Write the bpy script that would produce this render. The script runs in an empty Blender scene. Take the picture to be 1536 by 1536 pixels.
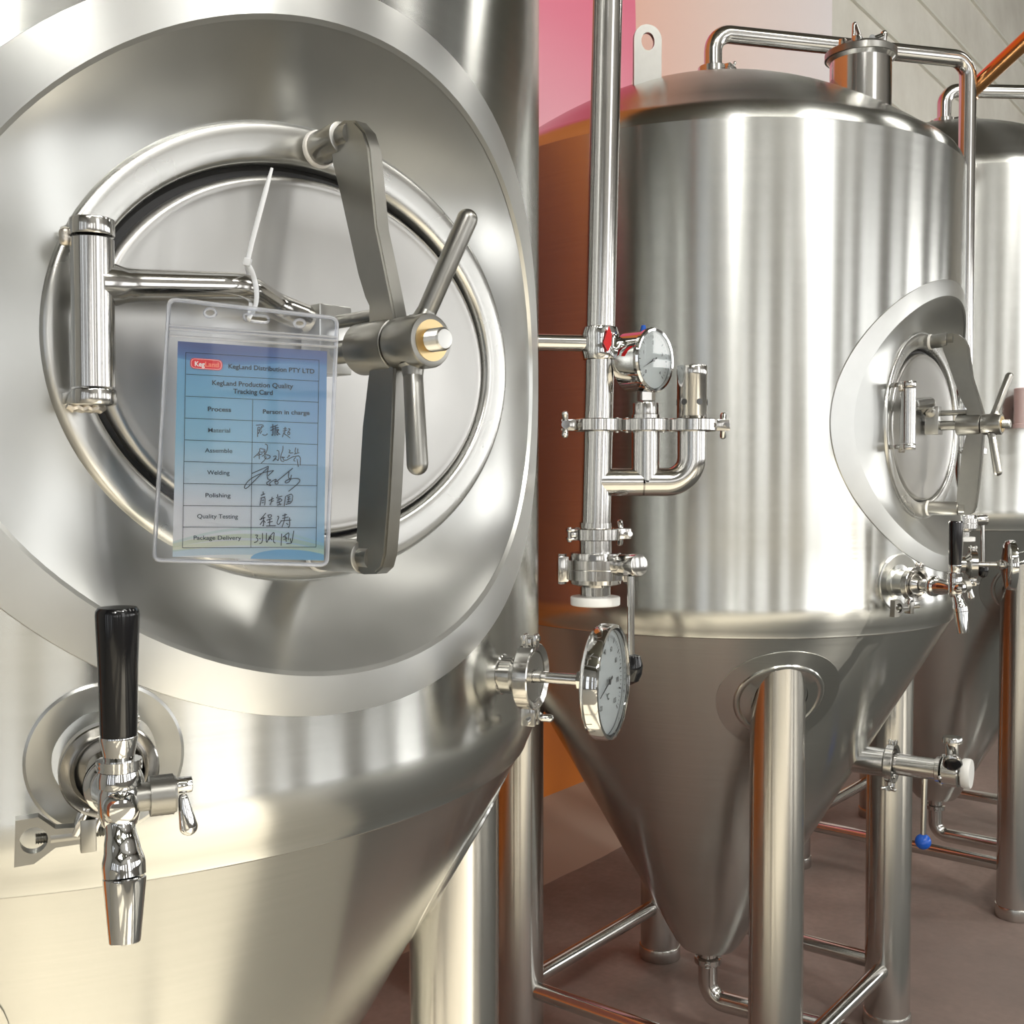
import bpy, bmesh, math, random
from math import sin, cos, pi, radians, sqrt, atan2, exp
from mathutils import Vector, Matrix
random.seed(7)
C = bpy.context.scene.collection
H = 1.07                      # camera height above the floor
SC = bpy.context.scene

# ------------------------------------------------------------------ camera, world, light, exposure
cam_d = bpy.data.cameras.new('camera'); cam = bpy.data.objects.new('camera', cam_d); C.objects.link(cam)
cam.location = (0, 0, H); cam.rotation_euler = (radians(90 - 1.835), 0, 0)
cam_d.sensor_width = 36; cam_d.lens = 1683.85 / 1536 * 36; cam_d.clip_start = .02
SC.camera = cam
world = bpy.data.worlds.new('world'); SC.world = world; world.use_nodes = True
bg = world.node_tree.nodes['Background']; bg.inputs[0].default_value = (.80, .88, 1, 1); bg.inputs[1].default_value = .35
SC.view_settings.view_transform = 'Standard'; SC.view_settings.look = 'None'
SC.view_settings.gamma = 1; SC.view_settings.use_curve_mapping = False
SC.view_settings.exposure = 0.33

E1 = Vector((.6, .8, 0)); E2 = Vector((.8, -.6, 0))          # along the row of tanks / out from the mural wall
def RW(a, b, z): return E1 * a + E2 * b + Vector((0, 0, z))  # room coordinates -> world
def area(name, loc, direction, sx, sy, power, col=(1, 1, 1)):
    l = bpy.data.lights.new(name, 'AREA'); l.shape = 'RECTANGLE'; l.size = sx; l.size_y = sy; l.energy = power; l.color = col
    o = bpy.data.objects.new(name, l); C.objects.link(o); o.location = loc
    o.rotation_euler = Vector(direction).to_track_quat('-Z', 'Y').to_euler()
    return o
def WZ(a): return (.7, 4.3) if a == .1 else (4.3, 4.8) if a == 1.8 else (.7, 2.55)      # sill and head of each window; tall one shaped, high one added, to admit sun
WIN = []        # windows of the long wall opposite the tanks: (centre along the wall, width)
for k, (a, w) in enumerate([(-6.2, .7), (-4.9, .8), (-3.3, 1.0), (-1.7, .5), (.1, 1.3), (1.4, .4), (1.8, .36), (2.5, 1.0), (4.1, .8), (5.6, 1.3), (8.2, 1.5), (11, 1.5)]):
    WIN.append((a, w))
    sl, tp = WZ(a)
    area('window_daylight', RW(a, 4.93, (tp + sl) / 2), -E2, w, tp - sl, (7.5 if a < 5 else 18) * w * (tp - sl), (1, .985, .95))
DOORS = [(-1.1, .5), (.3, .8), (1.6, .4), (2.9, .9), (4.3, .4)]      # openings of the short wall behind the camera
for b, w in DOORS:
    area('doorway_daylight', RW(-6.93, b, 1.75), E1, w, 3.1, 3.3 * w * 3.1, (.95, .98, 1))
for a, b in [(-4, 3), (-1, 3.1), (2, 3.2), (5, 3.1), (8.5, 2.0)]:  # unseen strips added for diffuse fill light
    area('ceiling_fill_light', RW(a, b, 5.25), (0, 0, -1), 2.4, .6, 40, (1, .97, .9))
for a, b in [(-2.6, 2.4), (.6, 2.9)]:  # unseen lamps added to brighten the card
    l = bpy.data.lights.new('card_fill_lamp', 'POINT'); l.energy = 190; l.shadow_soft_size = .14; l.color = (1, .98, .94)
    o = bpy.data.objects.new('card_fill_lamp', l); C.objects.link(o); o.location = RW(a, b, 4.4)
sun_d = bpy.data.lights.new('sun', 'SUN'); sun = bpy.data.objects.new('sun', sun_d); C.objects.link(sun)
sun_d.energy = 14.0; sun_d.angle = radians(.6); sun_d.color = (1, .93, .80)
sun.location = RW(0, 8, 6); sun.rotation_euler = (E2 * -cos(radians(33)) + Vector((0, 0, -sin(radians(33))))).to_track_quat('-Z', 'Y').to_euler()

# ------------------------------------------------------------------ materials
def new_mat(name):
    m = bpy.data.materials.new(name); m.use_nodes = True
    nt = m.node_tree; return m, nt, nt.nodes['Principled BSDF']
def plain(name, col, rough=.5, metal=0, **kw):
    m, nt, b = new_mat(name)
    b.inputs['Base Color'].default_value = (*col, 1); b.inputs['Roughness'].default_value = rough; b.inputs['Metallic'].default_value = metal
    for k, v in kw.items(): b.inputs[k.replace('_', ' ')].default_value = v
    return m
def steel(name, col=(.65, .645, .625), rough=.25, aniso=0, brush=None, streak=.06, bump=.0, nscale=1.0, cloud=.05):
    """stainless steel; brush = stretch of the fine brushing noise (object coordinates)"""
    m, nt, b = new_mat(name); N = nt.nodes; L = nt.links
    b.inputs['Metallic'].default_value = 1
    tc = N.new('ShaderNodeTexCoord')
    mp = N.new('ShaderNodeMapping'); L.new(tc.outputs['Object'], mp.inputs[0]); mp.inputs['Scale'].default_value = brush or (60, 60, 60)
    n1 = N.new('ShaderNodeTexNoise'); L.new(mp.outputs[0], n1.inputs['Vector']); n1.inputs['Scale'].default_value = nscale; n1.inputs['Detail'].default_value = 3
    n2 = N.new('ShaderNodeTexNoise'); L.new(tc.outputs['Object'], n2.inputs['Vector']); n2.inputs['Scale'].default_value = 9; n2.inputs['Detail'].default_value = 3
    r = N.new('ShaderNodeMath'); r.operation = 'MULTIPLY_ADD'; L.new(n1.outputs[0], r.inputs[0]); r.inputs[1].default_value = streak; r.inputs[2].default_value = rough - streak / 2
    r2 = N.new('ShaderNodeMath'); r2.operation = 'MULTIPLY_ADD'; L.new(n2.outputs[0], r2.inputs[0]); r2.inputs[1].default_value = cloud; L.new(r.outputs[0], r2.inputs[2])
    L.new(r2.outputs[0], b.inputs['Roughness'])
    mx = N.new('ShaderNodeMix'); mx.data_type = 'RGBA'; L.new(n1.outputs[0], mx.inputs['Factor'])
    mx.inputs['A'].default_value = (*[c * .93 for c in col], 1); mx.inputs['B'].default_value = (*[min(1, c * 1.05) for c in col], 1)
    L.new(mx.outputs['Result'], b.inputs['Base Color'])
    if aniso:
        b.inputs['Anisotropic'].default_value = aniso; b.inputs['Anisotropic Rotation'].default_value = .25
        t = N.new('ShaderNodeTangent'); t.direction_type = 'RADIAL'; t.axis = 'Z'; L.new(t.outputs[0], b.inputs['Tangent'])
    if bump:
        bp = N.new('ShaderNodeBump'); bp.inputs['Strength'].default_value = bump; bp.inputs['Distance'].default_value = .001
        L.new(n1.outputs[0], bp.inputs['Height']); L.new(bp.outputs[0], b.inputs['Normal'])
    return m
M_shell = steel('brushed_shell', (.55, .555, .535), .20, .9, (6, 6, 420), .05)
M_dish = steel('satin_surround', (.50, .505, .49), .27, .6, (30, 30, 30), .05)
M_band = steel('brushed_band', (.57, .575, .56), .30, .7, (30, 30, 30), .04)
M_door = steel('scuffed_door', (.47, .465, .45), .26, .3, (25, 25, 25), .08, cloud=.12)
M_ring = steel('polished_ring', (.60, .60, .58), .25, 0, (40, 40, 40), .015)
M_satin = steel('satin_casting', (.31, .305, .285), .30, 0, (90, 90, 90), .08)
M_pol = steel('polished_tube', (.60, .59, .57), .12, 0, (30, 30, 30), .03)
M_leg = steel('brushed_leg', (.58, .57, .545), .20, .5, (300, 300, 5), .05)
M_chrome = plain('chrome', (.68, .68, .675), .05, 1)
M_hole_shade = plain('hole_shade', (.10, .10, .10), .35, 1)  # shade inside the vent holes, put into a dark colour
M_rubber = plain('black_rubber', (.008, .008, .009), .45)
M_black = plain('gloss_black_plastic', (.006, .006, .007), .12)
M_white = plain('white_plastic', (.80, .80, .78), .35)
M_washer = plain('white_washer', (.78, .76, .72), .4)
M_brass = plain('brass', (.72, .55, .30), .3, 1)
M_blue = plain('blue_plastic', (.01, .09, .48), .15)
M_red = plain('red_plastic', (.55, .01, .012), .25)
M_dial = plain('white_dial', (.78, .82, .83), .4)
M_ink = plain('dial_ink', (.03, .03, .035), .5)
M_tie = plain('nylon', (.82, .84, .87), .3, Transmission_Weight=.25)
M_weld = steel('weld_bead', (.62, .58, .52), .3, 0, (400, 400, 400), .2, bump=.5)
def glass_mat(name, tint, gloss, rough, opac, base=(1, 1, 1)):
    """thin clear sheet: mostly transparent, mirror reflection, faint milky body"""
    m = bpy.data.materials.new(name); m.use_nodes = True; nt = m.node_tree; N = nt.nodes; L = nt.links; N.clear()  # thin sheet
    o = N.new('ShaderNodeOutputMaterial'); t = N.new('ShaderNodeBsdfTransparent'); t.inputs[0].default_value = (*tint, 1)
    g = N.new('ShaderNodeBsdfGlossy'); g.inputs['Roughness'].default_value = rough
    d = N.new('ShaderNodeBsdfDiffuse'); d.inputs[0].default_value = (*base, 1)
    fr = N.new('ShaderNodeFresnel'); fr.inputs[0].default_value = gloss
    a = N.new('ShaderNodeMixShader'); a.inputs[0].default_value = opac; L.new(t.outputs[0], a.inputs[1]); L.new(d.outputs[0], a.inputs[2])
    b = N.new('ShaderNodeMixShader'); L.new(fr.outputs[0], b.inputs[0]); L.new(a.outputs[0], b.inputs[1]); L.new(g.outputs[0], b.inputs[2])
    L.new(b.outputs[0], o.inputs[0]); return m
M_glass = glass_mat('gauge_glass', (.97, .99, 1), 1.5, .02, .02)
M_film = glass_mat('clear_vinyl', (.985, .99, 1), 1.22, .02, .012, (.9, .93, 1))
M_filmedge = glass_mat('clear_vinyl_seam', (.93, .95, 1), 1.6, .12, .28, (.9, .93, 1))

# ------------------------------------------------------------------ mesh helpers
def finish(o, ang=35):
    me = o.data
    for p in me.polygons: p.use_smooth = True
    try: me.set_sharp_from_angle(angle=radians(ang))
    except Exception: pass
def link(name, bm, mat, parent=None, M=None, ang=35, fix=True):
    if fix: bmesh.ops.recalc_face_normals(bm, faces=bm.faces)
    me = bpy.data.meshes.new(name); bm.to_mesh(me); bm.free()
    if mat: me.materials.append(mat)
    o = bpy.data.objects.new(name, me); C.objects.link(o)
    if parent: o.parent = parent
    if M is not None: o.matrix_local = M
    finish(o, ang); return o
def thing(name, label, cat, M=None, group=None):
    o = bpy.data.objects.new(name, None); C.objects.link(o); o.empty_display_size = .05
    if M is not None: o.matrix_world = M
    o['label'] = label; o['category'] = cat
    if group: o['group'] = group
    return o
def struct(o): o['kind'] = 'structure'; return o
def T(x, y, z): return Matrix.Translation((x, y, z))
def Rx(a): return Matrix.Rotation(a, 4, 'X')
def Ry(a): return Matrix.Rotation(a, 4, 'Y')
def Rz(a): return Matrix.Rotation(a, 4, 'Z')
def along(p0, p1):
    p0 = Vector(p0); d = Vector(p1) - p0
    return Matrix.Translation(p0) @ d.to_track_quat('Z', 'Y').to_matrix().to_4x4()
def lathe(bm, prof, seg=48, M=Matrix(), sx=1, sy=1, a0=0, a1=2 * pi):
    full = abs(a1 - a0 - 2 * pi) < 1e-6; n = seg if full else seg + 1; rings = []
    for r, z in prof:
        if r < 1e-7: rings.append([bm.verts.new(M @ Vector((0, 0, z)))]); continue
        rings.append([bm.verts.new(M @ Vector((sx * r * cos(a0 + (a1 - a0) * i / seg), sy * r * sin(a0 + (a1 - a0) * i / seg), z))) for i in range(n)])
    for A, B in zip(rings, rings[1:]):
        for i in range(seg):
            j = (i + 1) % n
            if len(A) == 1 and len(B) == 1: break
            if len(A) == 1: bm.faces.new((A[0], B[i], B[j]))
            elif len(B) == 1: bm.faces.new((A[i], B[0], A[j]))
            else: bm.faces.new((A[i], A[j], B[j], B[i]))
    return bm
def cyl(bm, p0, p1, r, seg=24, r1=None, bev=0):
    p0 = Vector(p0); L = (Vector(p1) - p0).length; M = along(p0, p1); r1 = r if r1 is None else r1; b = bev
    prof = [(0, 0), (r, 0), (r1, L), (0, L)] if not b else [(0, 0), (r - b, 0), (r - .3 * b, .3 * b), (r, b), (r1, L - b), (r1 - .3 * b, L - .3 * b), (r1 - b, L), (0, L)]
    return lathe(bm, prof, seg, M)
def capsule(bm, p0, p1, r0, r1, seg=20, k=5):
    p0 = Vector(p0); L = (Vector(p1) - p0).length; prof = [(r0 * sin(pi / 2 * i / k), r0 - r0 * cos(pi / 2 * i / k)) for i in range(k + 1)]
    prof += [(r1 * cos(pi / 2 * i / k), L - r1 + r1 * sin(pi / 2 * i / k)) for i in range(k + 1)]
    prof[0] = (0, 0); prof[-1] = (0, L)
    return lathe(bm, prof, seg, along(p0, p1))
def box(bm, sx, sy, sz, M=Matrix(), bev=0, seg=2):
    r = bmesh.ops.create_cube(bm, size=1); vs = r['verts']
    for v in vs: v.co = Vector((v.co.x * sx, v.co.y * sy, v.co.z * sz))
    if bev:
        es = list({e for v in vs for e in v.link_edges})
        q = bmesh.ops.bevel(bm, geom=es, offset=bev, segments=seg, affect='EDGES', profile=.5)
        vs = list({v for f in q['faces'] for v in f.verts} | {v for v in vs if v.is_valid})
    for v in vs: v.co = M @ v.co
    return bm
def fillet(pts, r, k=8):
    pts = [Vector(p) for p in pts]; out = [pts[0]]
    for i in range(1, len(pts) - 1):
        a, b, c = pts[i - 1], pts[i], pts[i + 1]; u = (a - b).normalized(); w = (c - b).normalized()
        ang = u.angle(w); d = min(r / math.tan(ang / 2), (a - b).length * .49, (c - b).length * .49) if ang > .01 else 0
        rr = d * math.tan(ang / 2); ctr = b + (u + w).normalized() * (rr / sin(ang / 2))
        s = b + u * d - ctr; e = b + w * d - ctr; t = s.angle(e); ax = s.cross(e).normalized()
        for j in range(k + 1): out.append(ctr + Matrix.Rotation(t * j / k, 3, ax) @ s)
    out.append(pts[-1]); return out
def tube(bm, pts, r, seg=20, caps=True, rs=None, flat=None):
    pts = [Vector(p) for p in pts]; n = len(pts); rings = []; up = None
    for i, p in enumerate(pts):
        t = (pts[min(i + 1, n - 1)] - pts[max(i - 1, 0)]).normalized()
        if up is None: up = t.orthogonal().normalized() if flat is None else (Vector(flat) - t * t.dot(Vector(flat))).normalized()
        else: up = (up - t * up.dot(t)).normalized()
        s = t.cross(up); rr = rs[i] if rs else r
        if isinstance(rr, tuple): ra, rb = rr
        else: ra = rb = rr
        rings.append([bm.verts.new(p + up * (ra * cos(2 * pi * j / seg)) + s * (rb * sin(2 * pi * j / seg))) for j in range(seg)])
    for A, B in zip(rings, rings[1:]):
        for j in range(seg): bm.faces.new((A[j], A[(j + 1) % seg], B[(j + 1) % seg], B[j]))
    if caps: bm.faces.new(rings[0][::-1]); bm.faces.new(rings[-1])
    return bm
def extrude_poly(bm, pts, z0, z1, M=Matrix(), holes=None):
    """flat outline in XY extruded z0..z1"""
    n = len(pts); A = [bm.verts.new(M @ Vector((x, y, z0))) for x, y in pts]; B = [bm.verts.new(M @ Vector((x, y, z1))) for x, y in pts]
    for i in range(n): bm.faces.new((A[i], A[(i + 1) % n], B[(i + 1) % n], B[i]))
    if not holes:
        fs = [bm.faces.new(A[::-1]), bm.faces.new(B)]
        bmesh.ops.triangulate(bm, faces=fs)
    else:
        for V, z in ((A, z0), (B, z1)):
            hv = [[bm.verts.new(M @ Vector((x, y, z))) for x, y in h] for h in holes]
            es = [bm.edges.new((V[i], V[(i + 1) % n])) if not bm.edges.get((V[i], V[(i + 1) % n])) else bm.edges.get((V[i], V[(i + 1) % n])) for i in range(n)]
            for h in hv: es += [bm.edges.new((h[i], h[(i + 1) % len(h)])) for i in range(len(h))]
            bmesh.ops.triangle_fill(bm, edges=es, use_beauty=True)
            if V is A: HA = hv
            else:
                for ha, hb in zip(HA, hv):
                    m = len(ha)
                    for i in range(m): bm.faces.new((ha[i], ha[(i + 1) % m], hb[(i + 1) % m], hb[i]))
    return bm
def loft(bm, curves, close=True):
    R_ = [[bm.verts.new(p) for p in c] for c in curves]; n = len(R_[0])
    for A, B in zip(R_, R_[1:]):
        for i in range(n if close else n - 1): bm.faces.new((A[i], A[(i + 1) % n], B[(i + 1) % n], B[i]))
    return R_
def NB(): return bmesh.new()
def apply_bool(o, cutter):
    m = o.modifiers.new('b', 'BOOLEAN'); m.operation = 'DIFFERENCE'; m.solver = 'EXACT'; m.object = cutter
    bpy.context.view_layer.update(); dg = bpy.context.evaluated_depsgraph_get()
    me = bpy.data.meshes.new_from_object(o.evaluated_get(dg)); o.modifiers.clear(); o.data = me
    bpy.data.objects.remove(cutter)

# ------------------------------------------------------------------ room shell
def wall_mat():
    m, nt, b = new_mat('painted_mural'); N = nt.nodes; L = nt.links
    tc = N.new('ShaderNodeTexCoord'); sp = N.new('ShaderNodeSeparateXYZ'); L.new(tc.outputs['Object'], sp.inputs[0])   # X along wall, Z up
    zr = N.new('ShaderNodeValToRGB'); mr = N.new('ShaderNodeMapRange'); L.new(sp.outputs['Z'], mr.inputs['Value'])
    mr.inputs['From Min'].default_value = 0; mr.inputs['From Max'].default_value = 4
    L.new(mr.outputs[0], zr.inputs[0]); e = zr.color_ramp.elements
    e[0].position = 0; e[0].color = (.60, .17, .012, 1); e[1].position = 1; e[1].color = (.72, .11, .22, 1)
    for p, c in ((.10, (.52, .13, .012, 1)), (.20, (.22, .045, .007, 1)), (.48, (.17, .022, .008, 1)), (.56, (.60, .17, .03, 1))):
        x = e.new(p); x.color = c
    e[-1].color = (.64, .20, .04, 1)
    def ma(op, a, b_):
        n = N.new('ShaderNodeMath'); n.operation = op
        for i, q in enumerate((a, b_)):
            if isinstance(q, (int, float)): n.inputs[i].default_value = q
            else: L.new(q, n.inputs[i])
        return n.outputs[0]
    def mix(f, a, b_):
        n = N.new('ShaderNodeMix'); n.data_type = 'RGBA'
        for k, q in (('Factor', f), ('A', a), ('B', b_)):
            if isinstance(q, tuple): n.inputs[k].default_value = q
            else: L.new(q, n.inputs[k])
        return n.outputs['Result']
    def rmp(src, lo, hi, c0, cm, c1):
        m2 = N.new('ShaderNodeMapRange'); L.new(src, m2.inputs['Value']); m2.inputs['From Min'].default_value = lo; m2.inputs['From Max'].default_value = hi
        pr = N.new('ShaderNodeValToRGB'); L.new(m2.outputs[0], pr.inputs[0]); q = pr.color_ramp.elements; q[0].color = c0; q[1].color = c1; x = q.new(.45); x.color = cm; return pr.outputs[0]
    X, Z = sp.outputs['X'], sp.outputs['Z']
    peach = rmp(X, 3.5, 5.5, (.84, .50, .40, 1), (.88, .70, .64, 1), (.93, .86, .87, 1))
    pink = rmp(Z, 2.2, 3.1, (.88, .42, .50, 1), (.84, .24, .34, 1), (.76, .11, .22, 1))
    col = mix(ma('MULTIPLY', ma('GREATER_THAN', X, 3.0), ma('GREATER_THAN', Z, 1.5)), zr.outputs[0], peach)
    cm = N.new('ShaderNodeVectorMath'); cm.operation = 'DISTANCE'; L.new(tc.outputs['Object'], cm.inputs[0]); cm.inputs[1].default_value = (2.72, 0, 2.72)
    col = mix(ma('LESS_THAN', cm.outputs['Value'], .89), col, pink)
    col = mix(ma('LESS_THAN', X, -.7), col, (.30, .30, .28, 1))
    mx = N.new('ShaderNodeMix'); mx.data_type = 'RGBA'; mx.inputs['Factor'].default_value = 0; L.new(col, mx.inputs['A'])
    L.new(mx.outputs['Result'], b.inputs['Base Color']); b.inputs['Roughness'].default_value = .6
    return m
def concrete(name, c0, c1, scale=2.0, rough=.8, bump=.2):
    m, nt, b = new_mat(name); N = nt.nodes; L = nt.links
    tc = N.new('ShaderNodeTexCoord'); n = N.new('ShaderNodeTexNoise'); L.new(tc.outputs['Object'], n.inputs['Vector'])
    n.inputs['Scale'].default_value = scale; n.inputs['Detail'].default_value = 7; n.inputs['Roughness'].default_value = .62
    r = N.new('ShaderNodeValToRGB'); L.new(n.outputs[0], r.inputs[0]); r.color_ramp.elements[0].position = .3; r.color_ramp.elements[1].position = .72
    r.color_ramp.elements[0].color = (*c0, 1); r.color_ramp.elements[1].color = (*c1, 1); L.new(r.outputs[0], b.inputs['Base Color'])
    b.inputs['Roughness'].default_value = rough
    bp = N.new('ShaderNodeBump'); bp.inputs['Strength'].default_value = bump; bp.inputs['Distance'].default_value = .01; L.new(n.outputs[0], bp.inputs['Height']); L.new(bp.outputs[0], b.inputs['Normal'])
    return m
def floor_mat():
    m = concrete('floor_coating', (.105, .066, .050), (.40, .275, .225), 2.6, .62, .15); nt = m.node_tree; N = nt.nodes; L = nt.links
    b = N['Principled BSDF']; src = b.inputs['Base Color'].links[0].from_socket
    tc = N.new('ShaderNodeTexCoord'); sp = N.new('ShaderNodeSeparateXYZ'); L.new(tc.outputs['Object'], sp.inputs[0])
    nz = N.new('ShaderNodeTexNoise'); nz.inputs['Scale'].default_value = 60; nz.inputs['Detail'].default_value = 4; L.new(tc.outputs['Object'], nz.inputs['Vector'])
    mm = N.new('ShaderNodeMix'); mm.data_type = 'RGBA'; mm.blend_type = 'OVERLAY'; mm.inputs['Factor'].default_value = .35; L.new(src, mm.inputs['A']); L.new(nz.outputs[0], mm.inputs['B'])
    n3 = N.new('ShaderNodeTexNoise'); n3.inputs['Scale'].default_value = .9; n3.inputs['Detail'].default_value = 5; L.new(tc.outputs['Object'], n3.inputs['Vector'])
    hue = N.new('ShaderNodeMix'); hue.data_type = 'RGBA'; L.new(n3.outputs[0], hue.inputs['Factor']); L.new(mm.outputs['Result'], hue.inputs['A']); hue.inputs['B'].default_value = (.26, .22, .20, 1)
    # bare grey concrete strip along the mural wall (object Y = distance from it)
    w = N.new('ShaderNodeMath'); w.operation = 'MULTIPLY_ADD'; L.new(n3.outputs[0], w.inputs[0]); w.inputs[1].default_value = .12; L.new(sp.outputs['Y'], w.inputs[2])
    lt = N.new('ShaderNodeMath'); lt.operation = 'LESS_THAN'; L.new(w.outputs[0], lt.inputs[0]); lt.inputs[1].default_value = .52
    mx = N.new('ShaderNodeMix'); mx.data_type = 'RGBA'; L.new(lt.outputs[0], mx.inputs['Factor']); L.new(hue.outputs['Result'], mx.inputs['A']); mx.inputs['B'].default_value = (.50, .40, .32, 1)
    # unseen aisle floor darkened as shade for the steel to reflect
    g = N.new('ShaderNodeMath'); g.operation = 'GREATER_THAN'; L.new(w.outputs[0], g.inputs[0]); g.inputs[1].default_value = 1.72
    m3 = N.new('ShaderNodeMix'); m3.data_type = 'RGBA'; L.new(g.outputs[0], m3.inputs['Factor']); L.new(mx.outputs['Result'], m3.inputs['A']); m3.inputs['B'].default_value = (.11, .11, .10, 1)
    h = N.new('ShaderNodeMath'); h.operation = 'LESS_THAN'; L.new(sp.outputs['X'], h.inputs[0]); h.inputs[1].default_value = 1.15  # near end paled as if sunlit, for the cone's cream reflection
    m4 = N.new('ShaderNodeMix'); m4.data_type = 'RGBA'; L.new(h.outputs[0], m4.inputs['Factor']); L.new(m3.outputs['Result'], m4.inputs['A']); m4.inputs['B'].default_value = (.46, .43, .36, 1)
    L.new(m4.outputs['Result'], b.inputs['Base Color']); return m
M_mural = wall_mat()
M_conc = concrete('bare_concrete', (.66, .63, .56), (.85, .83, .76), 1.6, .8, .1)
M_grey = concrete('grey_wall', (.20, .20, .19), (.30, .30, .285), 1.2, .8, .05)
M_ceil = plain('ceiling_panels', (.075, .072, .05), .7)
M_frame = plain('window_frame_paint', (.16, .16, .17), .4)
M_floor = floor_mat()
RM = Matrix(((.6, .8, 0, 0), (.8, -.6, 0, 0), (0, 0, 1, 0), (0, 0, 0, 1)))      # room axes -> world (x along, y out)
def roombox(bm, a0, a1, b0, b1, z0, z1):
    box(bm, a1 - a0, b1 - b0, z1 - z0, T((a0 + a1) / 2, (b0 + b1) / 2, (z0 + z1) / 2)); return bm
WB = -2.14       # mural wall plane in room coordinates
ZC = 5.4
def rlink(name, bm, mat, off=(0, 0)):
    for v in bm.verts: v.co = Vector((v.co.x - off[0], v.co.y - off[1], v.co.z))
    return struct(link(name, bm, mat, None, RM @ T(off[0], off[1], 0)))
b = NB(); roombox(b, -7, 14, WB - .2, 5.1, -.1, 0); rlink('floor', b, M_floor, (0, WB))
b = NB(); roombox(b, -7, 14, WB - .2, 5.1, ZC, ZC + .1); rlink('ceiling', b, M_ceil)
b = NB(); roombox(b, -7, 5.53, WB - .15, WB, 0, ZC); rlink('wall_left', b, M_mural, (0, WB))
b = NB(); roombox(b, 5.53, 14, WB - .15, WB - .01, 0, ZC); rlink('wall_back', b, M_conc, (5.53, WB))
b = NB(); roombox(b, 14, 14.15, WB - .2, 5.1, 0, ZC); rlink('wall_far', b, M_conc)
b = NB(); x = -7                                               # long wall opposite with the window openings
for a, w in WIN:
    roombox(b, x, a - w / 2, 4.95, 5.1, 0, ZC); roombox(b, a - w / 2, a + w / 2, 4.95, 5.1, 0, WZ(a)[0]); roombox(b, a - w / 2, a + w / 2, 4.95, 5.1, WZ(a)[1], ZC); x = a + w / 2
roombox(b, x, 14, 4.95, 5.1, 0, ZC); rlink('wall_right', b, M_grey)
b = NB(); x = WB                                               # short wall behind the camera with its openings
for a, w in DOORS:
    roombox(b, -7.15, -7, x, a - w / 2, 0, ZC); roombox(b, -7.15, -7, a - w / 2, a + w / 2, 0, .2); roombox(b, -7.15, -7, a - w / 2, a + w / 2, 3.3, ZC); x = a + w / 2
roombox(b, -7.15, -7, x, 4.95, 0, ZC); rlink('wall_near', b, M_grey)
for k, (a, w) in enumerate(WIN):
    b = NB()
    sl, tp = WZ(a)
    for i in (range(3) if sl < 4 else (0, 2)): roombox(b, a - w / 2 + i * w / 2 - .02, a - w / 2 + i * w / 2 + .02, 4.86, 4.91, sl, tp)
    for i in (range(5) if sl < 4 else (0, 4)): roombox(b, a - w / 2, a + w / 2, 4.86, 4.91, sl + i * (tp - sl) / 4 - .02, sl + i * (tp - sl) / 4 + .02)
    rlink('window_%d' % (k + 1), b, M_frame)
for k, (a, w) in enumerate(DOORS):
    b = NB()
    for i in (0, 1, 2): roombox(b, -6.9, -6.84, a - w / 2 + i * w / 2 - .03, a - w / 2 + i * w / 2 + .03, .0, 3.3)
    roombox(b, -6.9, -6.84, a - w / 2, a + w / 2, 2.1, 2.2)
    rlink('door_%d' % (k + 1), b, M_frame)
b = NB()
for z in (2.78, 3.18, 3.55, 3.92, 4.3):                        # thin pale battens on the concrete wall
    roombox(b, 5.6, 14, WB - .01, WB + .008, z, z + .018)
rlink('trim_1', b, plain('pale_batten', (.75, .74, .66), .5))
for i, a in enumerate((-5, -2, 1, 4, 7)):
    b = NB(); roombox(b, a - .06, a + .06, WB, 4.95, ZC - .3, ZC); rlink('trim_%d' % (i + 2), b, M_grey)

# ------------------------------------------------------------------ tri-clamp, shared by all fittings
def ring_clamp(parent, M, R0=.0255, w=.011, ear=-90, nut=True, name='pipe_clamp', side=1, solid=False):
    """two-piece hinged clamp: axis = local Z of M, ear at angle `ear`, wing nut on the tangential bolt"""
    b = NB(); h = w / 2; ri = R0 * .78
    prof = [(ri, -h * .7), (R0 - .0008, -h), (R0, -h + .0008), (R0, h - .0008), (R0 - .0008, h), (ri, h * .7), (ri, -h * .7)]
    lathe(b, prof, 56, M)
    a = radians(ear); E = M @ Rz(a)
    for s in (-1, 1): box(b, .017, .0042, w * .92, E @ T(R0 + .004, s * .0042, 0), .0008)
    A2 = M @ Rz(a + pi)
    for s in (-1, 1): box(b, .011, .009, w * .28, A2 @ T(R0 + .002, 0, s * w * .36), .0015)
    box(b, .008, .012, w * .4, A2 @ T(R0 + .0005, 0, 0), .001)
    cyl(b, A2 @ Vector((R0 + .004, 0, -h - .0015)), A2 @ Vector((R0 + .004, 0, h + .0015)), .0021, 12)
    c = link(name, b, M_pol, parent)
    if nut:
        b = NB(); x = R0 + .0085
        cyl(b, E @ Vector((x, -.012, 0)), E @ Vector((x, .020 * side, 0)), .0026, 14); 
        n0 = .0065 * side
        cyl(b, E @ Vector((x, n0, 0)), E @ Vector((x, n0 + .009 * side, 0)), .0052, 18, .0042)
        for s in (-1, 1):
            capsule(b, E @ Vector((x, n0 + .004 * side, s * .003)), E @ Vector((x + .001, n0 + .010 * side, s * .0135)), .003, .0034, 12)
        link('wing_nut', b, M_chrome, c)
    return c
def ferrule(bm, M, rt, w=.004, R0=.0225):
    lathe(bm, [(rt, -.012), (rt, -w), (R0, -w * .5), (R0, w * .5), (rt, w), (rt, .012)], 48, M)

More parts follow.
